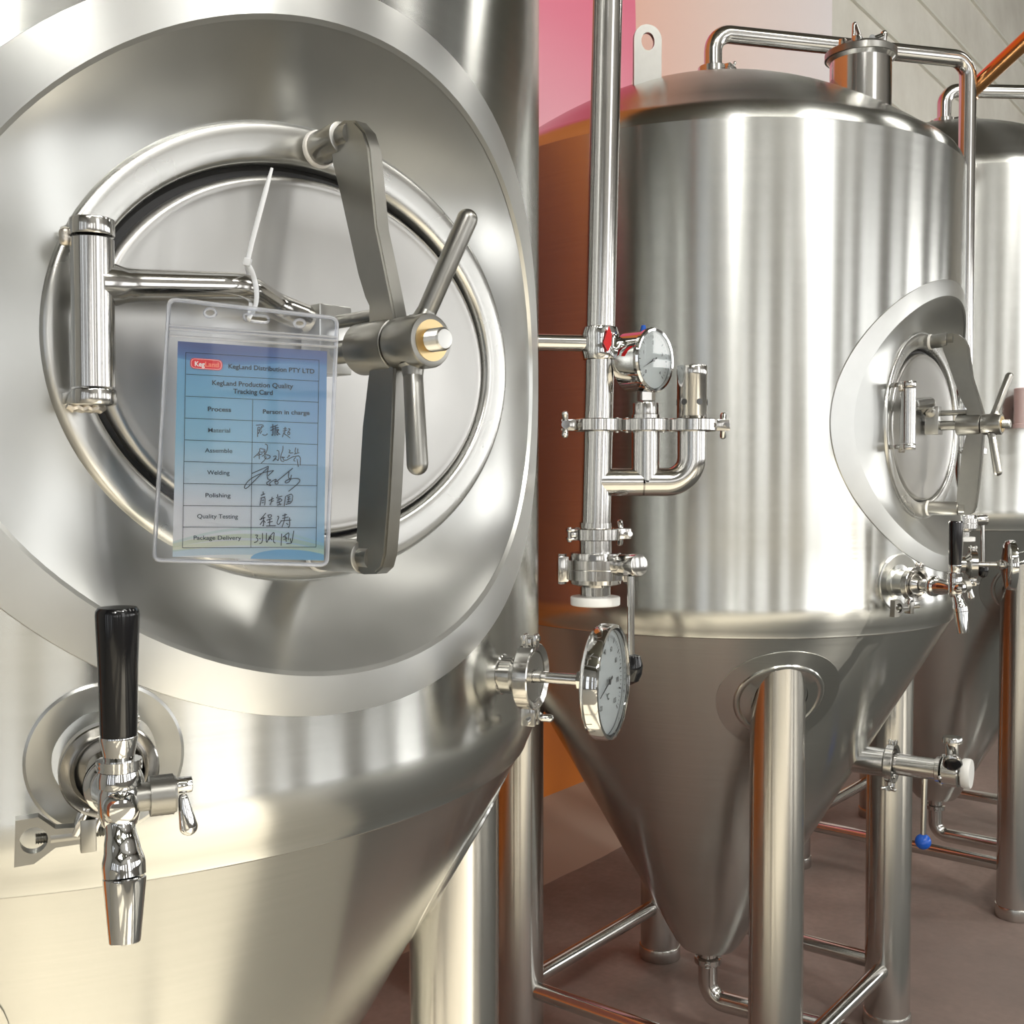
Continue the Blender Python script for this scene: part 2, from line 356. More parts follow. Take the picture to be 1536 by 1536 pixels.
# ------------------------------------------------------------------ the fermenter tank
ZM = .083 + H      # manway centre height
def make_tank(name, label, cx, cy_, deg, p, group):
    t = thing(name, label, 'tank', T(cx, cy_, 0) @ Rz(radians(deg)), group)
    R = p['R']; zT = p['zT'] + H; zU = p['zU'] + H; zL = p['zL'] + H; zB = p['zB'] + H; hd = p['dome']; rl = p['rl']
    # ---- vessel
    rk = R - .03; zk = zT + .038
    prof = [(0, zB - .016), (.035, zB - .016), (.052, zB - .012), (.062, zB)]
    rc = R - .012
    for i in range(1, 13): f = i / 12; prof.append((.062 + (rc - .062) * f, zB + (zL - zB) * f))
    prof[-1] = (rc - .001, zL - .002); prof += [(rc + .0012, zL - .0005), (rc + .0016, zL + .0018), (R - .0065, zL + .010), (R - .001, zL + .024), (R + .0012, zU - .014), (R + .0010, zU - .004), (R, zU)]
    for i in range(1, 9): prof.append((R, zU + (zT - zU) * i / 8))
    prof += [(R - .0006, zT + .0006), (R - .002, zT + .007), (R - .0055, zT + .016), (R - .0115, zT + .025), (R - .0195, zT + .032), (rk, zk)]
    for i in range(1, 15):
        a = i / 14; prof.append((rk * (1 - a) if i < 14 else 0, zk + hd * (1 - (1 - a) ** 2)))
    b = NB(); lathe(b, prof, 160); v = link('vessel', b, M_shell, t, ang=25)
    cut = NB(); n = 96
    el = [(.242 * cos(2 * pi * i / n), .21 * sin(2 * pi * i / n)) for i in range(n)]
    dz = -.0025
    loft(cut, [[Vector((x, -(R - .15), ZM + dz + z)) for x, z in el], [Vector((x, -(R + .1), ZM + dz + z)) for x, z in el]])
    cut.faces.ensure_lookup_table(); cut.verts.ensure_lookup_table(); cut.faces.new(cut.verts[0:n]); cut.faces.new(cut.verts[n:2 * n])
    co = link('cut', cut, None, t); bpy.context.view_layer.update(); apply_bool(v, co)
    finish(v, 25)
    # ---- manway surround: frame with Z pointing outwards, Y up
    MW = T(0, 0, ZM) @ Rx(radians(90)); q = R - .44
    def sup(A, B, i, n_=128): a = 2 * pi * i / n_; return A * cos(a), B * sin(a)
    def onR(x, y, off=0): return Vector((x, y, sqrt((R + off) ** 2 - x * x)))
    b = NB(); cs = []
    for A, B, off in ((.2755, .2375, -.001), (.2750, .2370, .0014), (.260, .224, .0022), (.2435, .2113, .0022)):
        cs.append([onR(*(lambda e: (e[0], e[1] + dz))(sup(A, B, i)), off) for i in range(128)])
    cs.append([onR(*(lambda e: (e[0], e[1] + dz))(sup(.2405, .2085, i)), -.0006) for i in range(128)])
    loft(b, cs); link('surround_band', b, M_band, t, MW, 30)
    b = NB(); cs = []
    for k in range(11):
        f = k / 10; row = []
        for i in range(128):
            e = sup(.2415, .2095, i); l = sup(.1835, .1525, i); P = onR(e[0], e[1] + dz, -.0004); Q = Vector((l[0], l[1], .394 + q))
            g = f + .10 * sin(pi * f)     # slight hollow
            W = P.lerp(Q, f); W.z = P.z + (Q.z - P.z) * g; row.append(W)
        cs.append(row)
    loft(b, cs); link('surround_dish', b, M_dish, t, MW, 40)
    b = NB(); cs = []
    for A, B, z in ((.1860, .1550, .3932), (.1853, .1543, .3955), (.1840, .1530, .3972), (.1820, .1508, .3981), (.178, .145, .3983), (.171, .1375, .3979), (.1665, .1310, .3975), (.1645, .1283, .3962), (.1632, .127, .393), (.1632, .127, .372)):
        cs.append([Vector((*sup(A, B, i), z + q)) for i in range(128)])
    loft(b, cs); link('manway_ring', b, M_ring, t, MW, 50)
    b = NB()
    loft(b, [[Vector((*sup(A, B, i), z + q)) for i in range(128)] for A, B, z in ((.1632, .1270, .386), (.160, .1235, .3885), (.150, .114, .3885), (.150, .114, .378))])
    link('gasket', b, M_rubber, t, MW, 30)
    b = NB(); cs = []
    for s, z in ((1, .382), (1, .3905), (.994, .3932), (.982, .3948), (.965, .3955), (.945, .3948), (.91, .3938), (.7, .3945), (.45, .3952), (.2, .3955), (.04, .3955)):
        cs.append([Vector((.0030 + .1588 * s * cos(2 * pi * i / 128), -.0018 + .1222 * s * sin(2 * pi * i / 128), z + q)) for i in range(128)])
    rr = loft(b, cs); b.faces.new(rr[-1]); door = link('manway_door', b, M_door, t, MW, 60)
    # ---- hinge: upright pin barrel with two caps and the swing arm
    def mw(x, z, n_): return Vector((x, z - .083, n_ + q))       # (t, height, n) -> manway frame
    b = NB(); cyl(b, mw(-.168, .050, .424), mw(-.168, .133, .424), .0118, 32)
    hb = link('hinge_barrel', b, M_pol, t, MW)
    for z0, z1 in ((.1345, .1445), (.040, .049)):
        b = NB(); cyl(b, mw(-.168, z0, .424), mw(-.168, z1, .424), .0123, 32, bev=.0012)
        box(b, .012, .007, .022, Matrix.Translation(mw(-.170, (z0 + z1) / 2, .410)), .001)
        link('hinge_cap', b, M_pol, hb)
    b = NB(); capsule(b, mw(-.180, .1395, .4165), mw(-.180, .1285, .4165), .0035, .0035); 
    link('weld_bead', b, M_weld, hb); b = NB(); tube(b, [mw(-.180 + i * .0028, .0395 - .0012 * (i % 2), .4155) for i in range(9)], .0028, 10, rs=[.0015] + [.0026 + .0006 * (i % 2) for i in range(7)] + [.0015])
    link('weld_bead', b, M_weld, hb)
    b = NB(); path = fillet([mw(-.166, .108, .424), mw(-.072, .117, .428), mw(-.038, .111, .408), mw(-.012, .105, .408)], .034)
    rs = [.0078 + (.0035 * exp(-i / 1.2) if i < 4 else 0) for i in range(len(path))]
    path = [path[0], path[0].lerp(path[1], .14), path[0].lerp(path[1], .2), path[0].lerp(path[1], .3)] + path[1:]
    rs = [.0125, .0118, .0102, .0094] + [.0091] * (len(path) - 4)
    tube(b, path, .0077, 24, rs=rs); link('hinge_arm', b, M_pol, t, MW)
    b = NB(); box(b, .026, .046, .022, Matrix.Translation(mw(.0005, .0915, .4105)), .0008); link('centre_block', b, M_ring, t, MW)
    # ---- screw and yoke
    b = NB(); cyl(b, mw(.003, .083, .395), mw(.003, .083, .512), .0078, 28)
    cyl(b, mw(.003, .1035, .4), mw(.003, .1035, .462), .0045, 18)
    sc = link('screw_spindle', b, M_satin, t, MW)
    b = NB(); prof = []
    z = .508
    while z < .528: prof += [(.0072, z + q), (.0062, z + .0009 + q)]; z += .0018
    prof += [(.0066, .5275 + q), (.0066, .5285 + q), (.0058, .5295 + q), (0, .5297 + q)]
    lathe(b, prof, 32, T(.003, 0, 0)); link('screw_thread', b, M_ring, sc, ang=20)
    yp = [(.437, .2327), (.449, .2300), (.459, .2210), (.4645, .209), (.472, .158), (.480, .133), (.4865, .112), (.490, .100), (.490, .064), (.488, .031), (.484, -.015), (.4795, -.050), (.476, -.0585), (.469, -.0630), (.456, -.0640), (.4495, -.0625), (.4475, -.0585), (.4505, -.02), (.456, .032), (.462, .062), (.4635, .068), (.4635, .1085), (.459, .115), (.452, .130), (.433, .185), (.425, .206), (.4225, .222), (.428, .231)]
    b = NB(); YM = Matrix(((0, 0, 1, 0), (0, 1, 0, -.083), (1, 0, 0, q), (0, 0, 0, 1)))      # (n, z, t) -> frame
    extrude_poly(b, yp, -.0045, .0070, YM)
    bmesh.ops.remove_doubles(b, verts=b.verts, dist=1e-6)
    bmesh.ops.recalc_face_normals(b, faces=b.faces)
    es = [e for e in b.edges if len(e.link_faces) == 2 and e.calc_face_angle() > radians(60)]
    bmesh.ops.bevel(b, geom=es, offset=.0014, segments=2, affect='EDGES')
    cyl(b, mw(.003, .083, .4475), mw(.003, .083, .4855), .0172, 40, bev=.0015)
    yk = link('clamp_yoke', b, M_satin, t, MW, 30)
    for z, n1, zz in ((.2215, .431, .2235), (-.053, .452, -.053)):
        b = NB(); cyl(b, mw(.0005, z, .4045), mw(.0005, zz, n1), .0114, 28, bev=.001); cyl(b, mw(.0005, zz, n1 - .004), mw(.0005, zz, n1 + .01), .008, 24)
        link('yoke_foot', b, M_satin, yk)
        b = NB(); cyl(b, mw(.0005, z, .4015), mw(.0005, z, .4055), .0128, 28, bev=.001); link('foot_pad', b, M_washer, yk)
    # ---- T handle
    b = NB(); lathe(b, [(.0075, .4868), (.0162, .4868), (.0167, .4876), (.0170, .500), (.0168, .515), (.0160, .5166), (.0140, .5170), (.0075, .5170)], 40, T(.003, 0, q))
    hn = link('handle_nut', b, M_satin, t, MW)
    b = NB(); lathe(b, [(.0072, .5168), (.0128, .5168), (.0128, .5176), (.0072, .5176)], 40, T(.003, 0, q)); link('brass_insert', b, M_brass, hn)
    for A_, B_ in (((.007, .094, .502), (.0325, .1665, .521)), ((.001, .071, .501), (-.006, .0005, .5145))):
        b = NB(); capsule(b, mw(*A_), mw(*B_), .0062, .0067, 24); 
        A0 = Vector(mw(*A_)); D = (Vector(mw(*B_)) - A0).normalized(); lathe(b, [(.0092, 0), (.0072, .0015), (.0068, .004), (.0063, .007)], 24, along(A0 - D * .0005 + D * .0032, A0 + D))
        link('handle_arm', b, M_satin, hn)
    # ---- legs
    zleg0 = .0
    for k in range(4):
        a = radians(-45 + 90 * k); ax, ay = rl * sin(a), -rl * cos(a); lr = p['lr']
        # leg runs up into the cone
        ztop = zL - (rc - (rl + lr)) / (rc - .062) * (zL - zB) - .0 + .06
        ztop = min(ztop, zL + .02)
        b = NB(); cyl(b, (ax, ay, .012), (ax, ay, ztop), lr, 48)
        lg = link('leg', b, M_leg, t, None, 40)
        lg.data.transform(T(-ax, -ay, 0)); lg.matrix_local = T(ax, ay, 0)
        b = NB(); cyl(b, (0, 0, 0), (0, 0, .03), lr + .003, 40, bev=.003); link('levelling_foot', b, M_leg, lg)
        # reinforcing pad on the cone around the leg
        slope = (rc - .062) / (zL - zB); zc = zL - (rc - rl) / slope; cs = []
        sl = sqrt(1 + slope * slope)
        if p.get('pads', True):
          for rad, off in ((.098, -.0005), (.0975, .0012), (.072, .0016), (.0695, .004), (.067, .0048), (.064, .004), (.0615, .0016), (.045, .0014)):
            row = []
            for i in range(64):
                u = rad * cos(2 * pi * i / 64); w_ = rad * sin(2 * pi * i / 64) + .012
                z = zc + w_ / sl; r = rl + slope * (z - zc) + off; th = a + u / rl
                row.append(Vector((r * sin(th), -r * cos(th), z)))
            cs.append(row)
          b = NB(); loft(b, cs); link('leg_pad', b, M_shell, t, None, 30)
    for k in range(4):
        a = radians(-45 + 90 * k); a2 = a + pi / 2; P0 = Vector((rl * sin(a), -rl * cos(a), H - .95)); P1 = Vector((rl * sin(a2), -rl * cos(a2), H - .95))
        D = (P1 - P0).normalized(); b = NB(); cyl(b, P0 + D * p['lr'] * .93, P1 - D * p['lr'] * .93, .0155, 28); 
        link('cross_brace', b, M_pol, t)
    # ---- bottom outlet
    b = NB(); ferrule(b, T(0, 0, zB - .040), .0185); cyl(b, (0, 0, zB - .03), (0, 0, zB - .012), .0185, 32)
    dv = Vector((sin(p['outlet']), -cos(p['outlet']), 0)); zo = zB - .115
    tube(b, fillet([(0, 0, zB - .046), (0, 0, zo), tuple(dv * .42 + Vector((0, 0, zo)))], .045), .0185, 28)
    dr = link('drain_pipe', b, M_pol, t)
    ring_clamp(dr, T(0, 0, zB - .041), ear=degrees_(p['outlet']) + 20, name='pipe_clamp')
    if p.get('top', True):
        ztop = zk + hd
        for a, r in p['ports']:
            zd = zk + hd * (1 - (r / rk) ** 2); P = T(r * sin(a), -r * cos(a), zd)
            zt = max(ztop - zd + .02, .055) if r > .1 else .08
            zt = .062
            b = NB(); lathe(b, [(.050, -.06), (.050, zt - .012), (.054, zt - .008), (.0575, zt - .004), (.0575, zt)], 48, P); pt_ = link('top_port', b, M_pol, t)
            b = NB(); lathe(b, [(0, zt + .012), (.046, zt + .012), (.0555, zt + .006), (.0585, zt + .004), (.0585, zt - .006), (.052, zt - .007)], 48, P); link('port_lid', b, M_satin, pt_)
            b = NB(); tube(b, fillet([P @ Vector((-.034, .0, zt + .008)), P @ Vector((-.031, .0, zt + .050)), P @ Vector((.012, 0, zt + .018))], .006), .003, 12)
            tube(b, fillet([P @ Vector((-.03, -.03, zt + .014)), P @ Vector((.0, -.02, zt + .022)), P @ Vector((.03, -.025, zt + .036))], .02), .0048, 14, rs=None)
            capsule(b, P @ Vector((.035, -.022, zt + .004)), P @ Vector((.032, -.028, zt + .045)), .0045, .006)
            for s in (-1, 1): box(b, .014, .012, .016, P @ T(-.046 * 1, s * .012, zt + .008), .002)
            link('lid_clamp', b, M_pol, pt_)
        for a, r, tw in p['lugs']:
            zd = zk + hd * (1 - (r / rk) ** 2); P = T(r * sin(a), -r * cos(a), zd - .01) @ Rz(tw) @ Rx(pi / 2)
            out = [(-.024, -.01), (.024, -.01)] + [(.024 * cos(i * pi / 16), .078 + .024 * sin(i * pi / 16)) for i in range(17)]
            hole = [(.0115 * cos(i * 2 * pi / 24), .074 + .0115 * 1.3 * sin(i * 2 * pi / 24)) for i in range(24)]
            b = NB(); extrude_poly(b, out, -.004, .004, P, [hole]); link('lifting_lug', b, M_satin, t)
    return t
def degrees_(x): return math.degrees(x)
A45 = 0
T1 = (-.415, 1.0556, 44.7); T2 = (.3735, 2.1116, 52.06); T3 = (1.180, 3.100, 51.0)
P1 = dict(R=.44, zT=.529, zU=-.194, zL=-.244, zB=-.880, dome=.155, rl=.36, lr=.0425, outlet=0, ports=[(2.2, .29)], lugs=[(-1.5, .25, 0)])
P2 = dict(P1); 
def azloc(T_, x, y):        # world point -> (azimuth in tank frame, radius)
    dx, dy = x - T_[0], y - T_[1]; return (atan2(dx, -dy) - radians(T_[2]), sqrt(dx * dx + dy * dy))
pa, pr_ = azloc(T2, .583, 1.90); la, lr_ = azloc(T2, .226, 1.90)
P2.update(ports=[(pa, pr_)], lugs=[(la, lr_, -radians(52.06) + radians(12))], outlet=radians(6))
P3 = dict(P1); P3.update(R=.50, zT=.72, zU=-.075, zL=-.126, dome=.19, rl=.405, ports=[], lugs=[(-.55, .32, 0)], outlet=radians(0))
tank1 = make_tank('fermenter_tank', 'nearest stainless fermenter filling the left side, blue tracking card hanging on its oval manway', *T1, P1, 'stainless conical fermenters in a row')
tank2 = make_tank('fermenter_tank', 'middle stainless steel conical fermenter, whole body, dome and four legs seen', *T2, P2, 'stainless conical fermenters in a row')
tank3 = make_tank('fermenter_tank', 'farthest stainless fermenter at the right edge, mostly hidden behind the middle one', *T3, P3, 'stainless conical fermenters in a row')

def frame(T_, az, r, z):     # matrix: Z outwards from the tank, Y up, X to the right; az in tank frame degrees
    return T(T_[0], T_[1], 0) @ Rz(radians(T_[2] + az)) @ T(0, -r, z + H) @ Rx(pi / 2)

# ------------------------------------------------------------------ beer tap
def knurled(bm, p0, p1, r, seg=46):
    p0 = Vector(p0); p1 = Vector(p1); L = (p1 - p0).length; n = max(4, int(L / .0014)); M = along(p0, p1); rows = []
    for j in range(n + 1):
        rows.append([bm.verts.new(M @ Vector(((r + (.0007 if (i + j) % 2 else 0)) * cos(2 * pi * i / seg), (r + (.0007 if (i + j) % 2 else 0)) * sin(2 * pi * i / seg), L * j / n))) for i in range(seg)])
    for A, B in zip(rows, rows[1:]):
        for i in range(seg): bm.faces.new((A[i], A[(i + 1) % seg], B[(i + 1) % seg], B[i]))
    bm.faces.new(rows[0]); bm.faces.new(rows[-1])
def make_tap(label, T_, az, group):
    F = frame(T_, az, .44, -.165); t = thing('beer_tap', label, 'tap', F, group)
    b = NB(); lathe(b, [(.0445, -.004), (.0447, .0015), (.043, .0022), (.022, -.0010), (.019, .001), (.019, .02)], 64, Matrix()); link('wall_disc', b, M_dish, t, None, 25)
    for v in t.children[-1].data.vertices:      # lay the disc on the curved wall
        v.co.z += sqrt(max(0, .44 ** 2 - v.co.x ** 2)) - .44 if v.co.z < .004 else 0
    b = NB(); cyl(b, (0, 0, -.004), (0, 0, .022), .0185, 40); ferrule(b, T(0, 0, .024), .0185); link('wall_port', b, M_pol, t)
    ring_clamp(t, T(0, 0, .028), R0=.0268, w=.011, ear=-112, nut=False)
    c = [o for o in t.children if o.name.startswith('pipe_clamp')][-1]
    # big cast wing nut with a hole, lying to the left of the clamp ear
    b = NB(); ez, ey = .028, -.0345
    out = [(-.0485, ey + .0125), (-.037, ey + .0130), (-.0285, ey + .0055), (-.012, ey + .0045), (-.012, ey - .0045), (-.0285, ey - .0050), (-.0395, ey - .0125), (-.0495, ey - .0130)]
    hole = [(-.0395 + .0072 * cos(i * pi / 12), ey + .0005 + .0072 * sin(i * pi / 12)) for i in range(24)]
    extrude_poly(b, out, ez - .0045, ez + .0045, Matrix(), [hole])
    cyl(b, (-.031, ey, ez), (-.012, ey, ez), .0050, 20); box(b, .0085, .0185, .0115, T(-.0115, ey - .0005, ez), .0008)
    link('wing_nut', b, M_satin, c)
    b = NB(); x = -.0385; prof = []
    L = .05; z = 0
    while z < L: prof += [(.0031, z), (.0024, z + .0007)]; z += .0014
    lathe(b, [(0, 0)] + prof + [(0, L)], 18, along((x, ey, ez), (x + L, ey, ez))); link('threaded_bolt', b, M_satin, c, ang=20)
    b = NB(); lathe(b, [(.0195, .0285), (.0185, .030), (.0095, .040), (.0095, .062)], 40); lathe(b, [(.0215, .024), (.0215, .0275), (.0195, .0285)], 40)
    knurl = b; link('shank_cone', b, M_pol, t)
    b = NB(); lathe(b, [(.0095, .058), (.0150, .059), (.0155, .060), (.0155, .066), (.0150, .067), (.0125, .069), (.0122, .078), (.0098, .086), (.0095, .096)], 40)
    link('shank_collar', b, M_chrome, t)
    zb = .100        # distance of the tap body from the tank wall
    V = T(0, 0, zb) @ Rx(-pi / 2)        # local Z up, origin on the tap axis
    b = NB()
    lathe(b, [(0, -.014), (.0060, -.0135), (.0088, -.010), (.0102, -.004), (.0104, .002), (.0100, .0065), (.0094, .0075), (.0094, .0085), (.0106, .0092), (.0106, .0135), (.0098, .0168), (.0085, .0172), (0, .0172)], 40, V)
    lathe(b, [(0, .0), (.0085, .0), (.0092, .004), (.0085, .013), (.006, .018), (0, .019)], 32, T(0, 0, zb - .002) )  # rounded nose towards the front
    body = link('tap_body', b, M_chrome, t, None, 50)
    b = NB()        # spout: leaves the body and bends down
    pth = [(0, -.004, zb + .000), (0, -.012, zb + .004), (.0005, -.020, zb + .007), (.001, -.028, zb + .009), (.0012, -.0335, zb + .0100)]
    rs = [(.0080, .0080), (.0072, .0075), (.0086, .0088), (.0104, .0106), (.0103, .0104)]
    # smooth
    P_, R_ = [], []
    for i in range(len(pth) - 1):
        for j in range(4):
            f = j / 4; s = f * f * (3 - 2 * f); P_.append(Vector(pth[i]).lerp(Vector(pth[i + 1]), f)); R_.append((rs[i][0] * (1 - s) + rs[i + 1][0] * s, rs[i][1] * (1 - s) + rs[i + 1][1] * s))
    P_.append(Vector(pth[-1])); R_.append(rs[-1]); tube(b, P_, .01, 32, rs=R_); link('spout_neck', b, M_chrome, t, None, 60)
    b = NB(); M = along((.0012, -.034, zb + .0102), (.0006, -.065, zb + .0150))
    lathe(b, [(0, 0), (.0096, 0), (.0104, .0006), (.0104, .002), (.0076, .0312), (.0073, .0316), (.0062, .0312), (.0060, .020), (0, .020)], 40, M); link('nozzle', b, M_chrome, t, None, 30)
    b = NB(); cyl(b, V @ Vector((0, 0, .0165)), V @ Vector((0, 0, .018)), .009, 32); knurled(b, V @ Vector((0, 0, .0175)), V @ Vector((0, 0, .0225)), .0105); link('knurled_ring', b, M_chrome, t, None, 20)
    b = NB(); lathe(b, [(.0074, .0225), (.0078, .0255), (.0094, .0335), (.0092, .0345), (0, .0345)], 36, V @ Ry(.0)); link('handle_ferrule', b, M_chrome, t)
    b = NB(); lathe(b, [(0, .0345), (.0088, .0345), (.0091, .036), (.0098, .070), (.0108, .0955), (.0106, .0975), (.0094, .0992), (0, .0995)], 40, V); link('tap_handle', b, M_black, t, None, 50)
    b = NB(); cyl(b, (.006, .002, zb), (.0145, .002, zb), .0072, 28); knurled(b, (.0145, .002, zb), (.0262, .002, zb), .0096); lathe(b, [(.0096, 0), (.0092, .0012), (0, .0012)], 40, along((.0262, .002, zb), (.03, .002, zb)))
    kn = link('flow_knob', b, M_satin, t, None, 20)
    b = NB(); cyl(b, (.0262, .006, zb), (.0355, .006, zb), .0042, 20, bev=.0006); capsule(b, (.0305, .002, zb + .002), (.0338, -.0195, zb + .004), .0026, .0047, 20); link('flow_lever', b, M_chrome, kn)
    return t
make_tap('chrome beer tap with upright black handle on the nearest tank, lower left', T1, -21.0, 'beer taps')
make_tap('small chrome beer tap with black handle under the manway of the middle tank', T2, -21.0, 'beer taps')

# ------------------------------------------------------------------ dial thermometer on its port
def text_bm(body, size=1.0, bold=False):
    cu = bpy.data.curves.new('txt', 'FONT'); cu.body = body; cu.size = size; cu.align_x = 'CENTER'; cu.align_y = 'CENTER'; cu.offset = .022 * size if bold else .007 * size
    o = bpy.data.objects.new('txt', cu); C.objects.link(o); bpy.context.view_layer.update()
    me = bpy.data.meshes.new_from_object(o.evaluated_get(bpy.context.evaluated_depsgraph_get())); bpy.data.objects.remove(o)
    b = NB(); b.from_mesh(me); return b
def merge(dst, src, fn):
    mp = {v: dst.verts.new(fn(v.co)) for v in src.verts}
    for f in src.faces:
        try: dst.faces.new([mp[v] for v in f.verts])
        except ValueError: pass
    src.free()
def dial_marks(bm, M, r, n, lo=-135, hi=135, nums=None, z=0, small=.004):
    for i in range(n + 1):
        a = radians(90 - (lo + (hi - lo) * i / n)); L = r * (.13 if i % 5 == 0 else .07); w = r * (.016 if i % 5 == 0 else .008)
        c = Vector((cos(a), sin(a), 0)); s = Vector((-sin(a), cos(a), 0)); q = [c * r + s * w, c * r - s * w, c * (r - L) - s * w, c * (r - L) + s * w]
        bm.faces.new([bm.verts.new(M @ (x + Vector((0, 0, z)))) for x in q])
    for k, s_ in enumerate(nums or []):
        a = radians(90 - (lo + (hi - lo) * k / (len(nums) - 1))); rr = r * .70
        merge(bm, text_bm(s_, small), lambda v, a=a, rr=rr: M @ Vector((v.x + rr * cos(a), v.y + rr * sin(a), z)))
def needle(bm, M, ang, r, z):
    a = radians(ang); c = Vector((cos(a), sin(a), 0)); s = Vector((-sin(a), cos(a), 0)); w = r * .03
    pts = [c * r * .8, s * w - c * r * .25, -s * w - c * r * .25]
    A = [bm.verts.new(M @ (p + Vector((0, 0, z)))) for p in pts]; B = [bm.verts.new(M @ (p + Vector((0, 0, z + .0006)))) for p in pts]
    bm.faces.new(A); bm.faces.new(B)
    for i in range(3): bm.faces.new((A[i], A[(i + 1) % 3], B[(i + 1) % 3], B[i]))
    lathe(bm, [(r * .07, z), (r * .07, z + .001), (0, z + .001)], 16, M)
def make_thermometer(label, T_, az, group, tilt=0.0):
    F = frame(T_, az, .44, -.158); t = thing('dial_thermometer', label, 'thermometer', F, group)
    b = NB(); cyl(b, (0, 0, -.012), (0, 0, .016), .0150, 36); lathe(b, [(.0195, -.004), (.0175, -.001), (.0150, .001)], 36); lathe(b, [(.015, .010), (.0225, .0165), (.0225, .020), (.0, .0205)], 40); link('wall_port', b, M_pol, t)
    ring_clamp(t, T(0, 0, .0235), R0=.0262, w=.0125, ear=-90, side=1)
    b = NB(); lathe(b, [(.0205, .022), (.0205, .0262), (.019, .0272), (.006, .0262), (.0052, .0262)], 40); link('clamp_cap', b, M_ring, t)
    b = NB(); cyl(b, (0, 0, .026), (0, 0, .068), .0046, 24); cyl(b, (0, 0, .063), (0, 0, .076), .0072, 6); lathe(b, [(.0072, .067), (.0085, .069), (.0085, .0735)], 24); link('stem', b, M_pol, t)
    r = .0445
    b = NB(); lathe(b, [(0, .0735), (.012, .0735), (.030, .0755), (.040, .077), (.0425, .0785), (.0432, .080), (r, .0815), (r, .0905), (.0438, .0922), (.0415, .0925), (.0412, .0905), (.0412, .086), (0, .086)], 72)
    cs = link('dial_case', b, M_chrome, t, None, 30)
    b = NB(); lathe(b, [(0, .0868), (.0409, .0868), (.0409, .0862)], 64); dl = link('dial_face', b, M_dial, cs)
    b = NB(); dial_marks(b, T(0, 0, .0872), .036, 50, nums=['-20', '0', '20', '40', '60', '80', '100', '120'], small=.0055); merge(b, text_bm('°C', .007), lambda v: Vector((v.x, v.y - .012, .0872))); link('dial_scale', b, M_ink, cs)
    b = NB(); needle(b, T(0, 0, .0872), 200, .032, .001); link('needle', b, M_ink, cs)
    b = NB(); lathe(b, [(.0412, .0912), (0, .0912)], 64); link('dial_glass', b, M_glass, cs)
    b = NB(); lathe(b, [(.0412, .0900), (.0400, .0906), (.0400, .0909), (.0412, .0911)], 64); link('seal', b, M_rubber, cs)
    return t
make_thermometer('round dial thermometer seen nearly edge on, on the right flank of the nearest tank', T1, 23.3, 'dial thermometers')
make_thermometer('dial thermometer at the right edge, on the middle tank beside its small tap', T2, 24.5, 'dial thermometers')

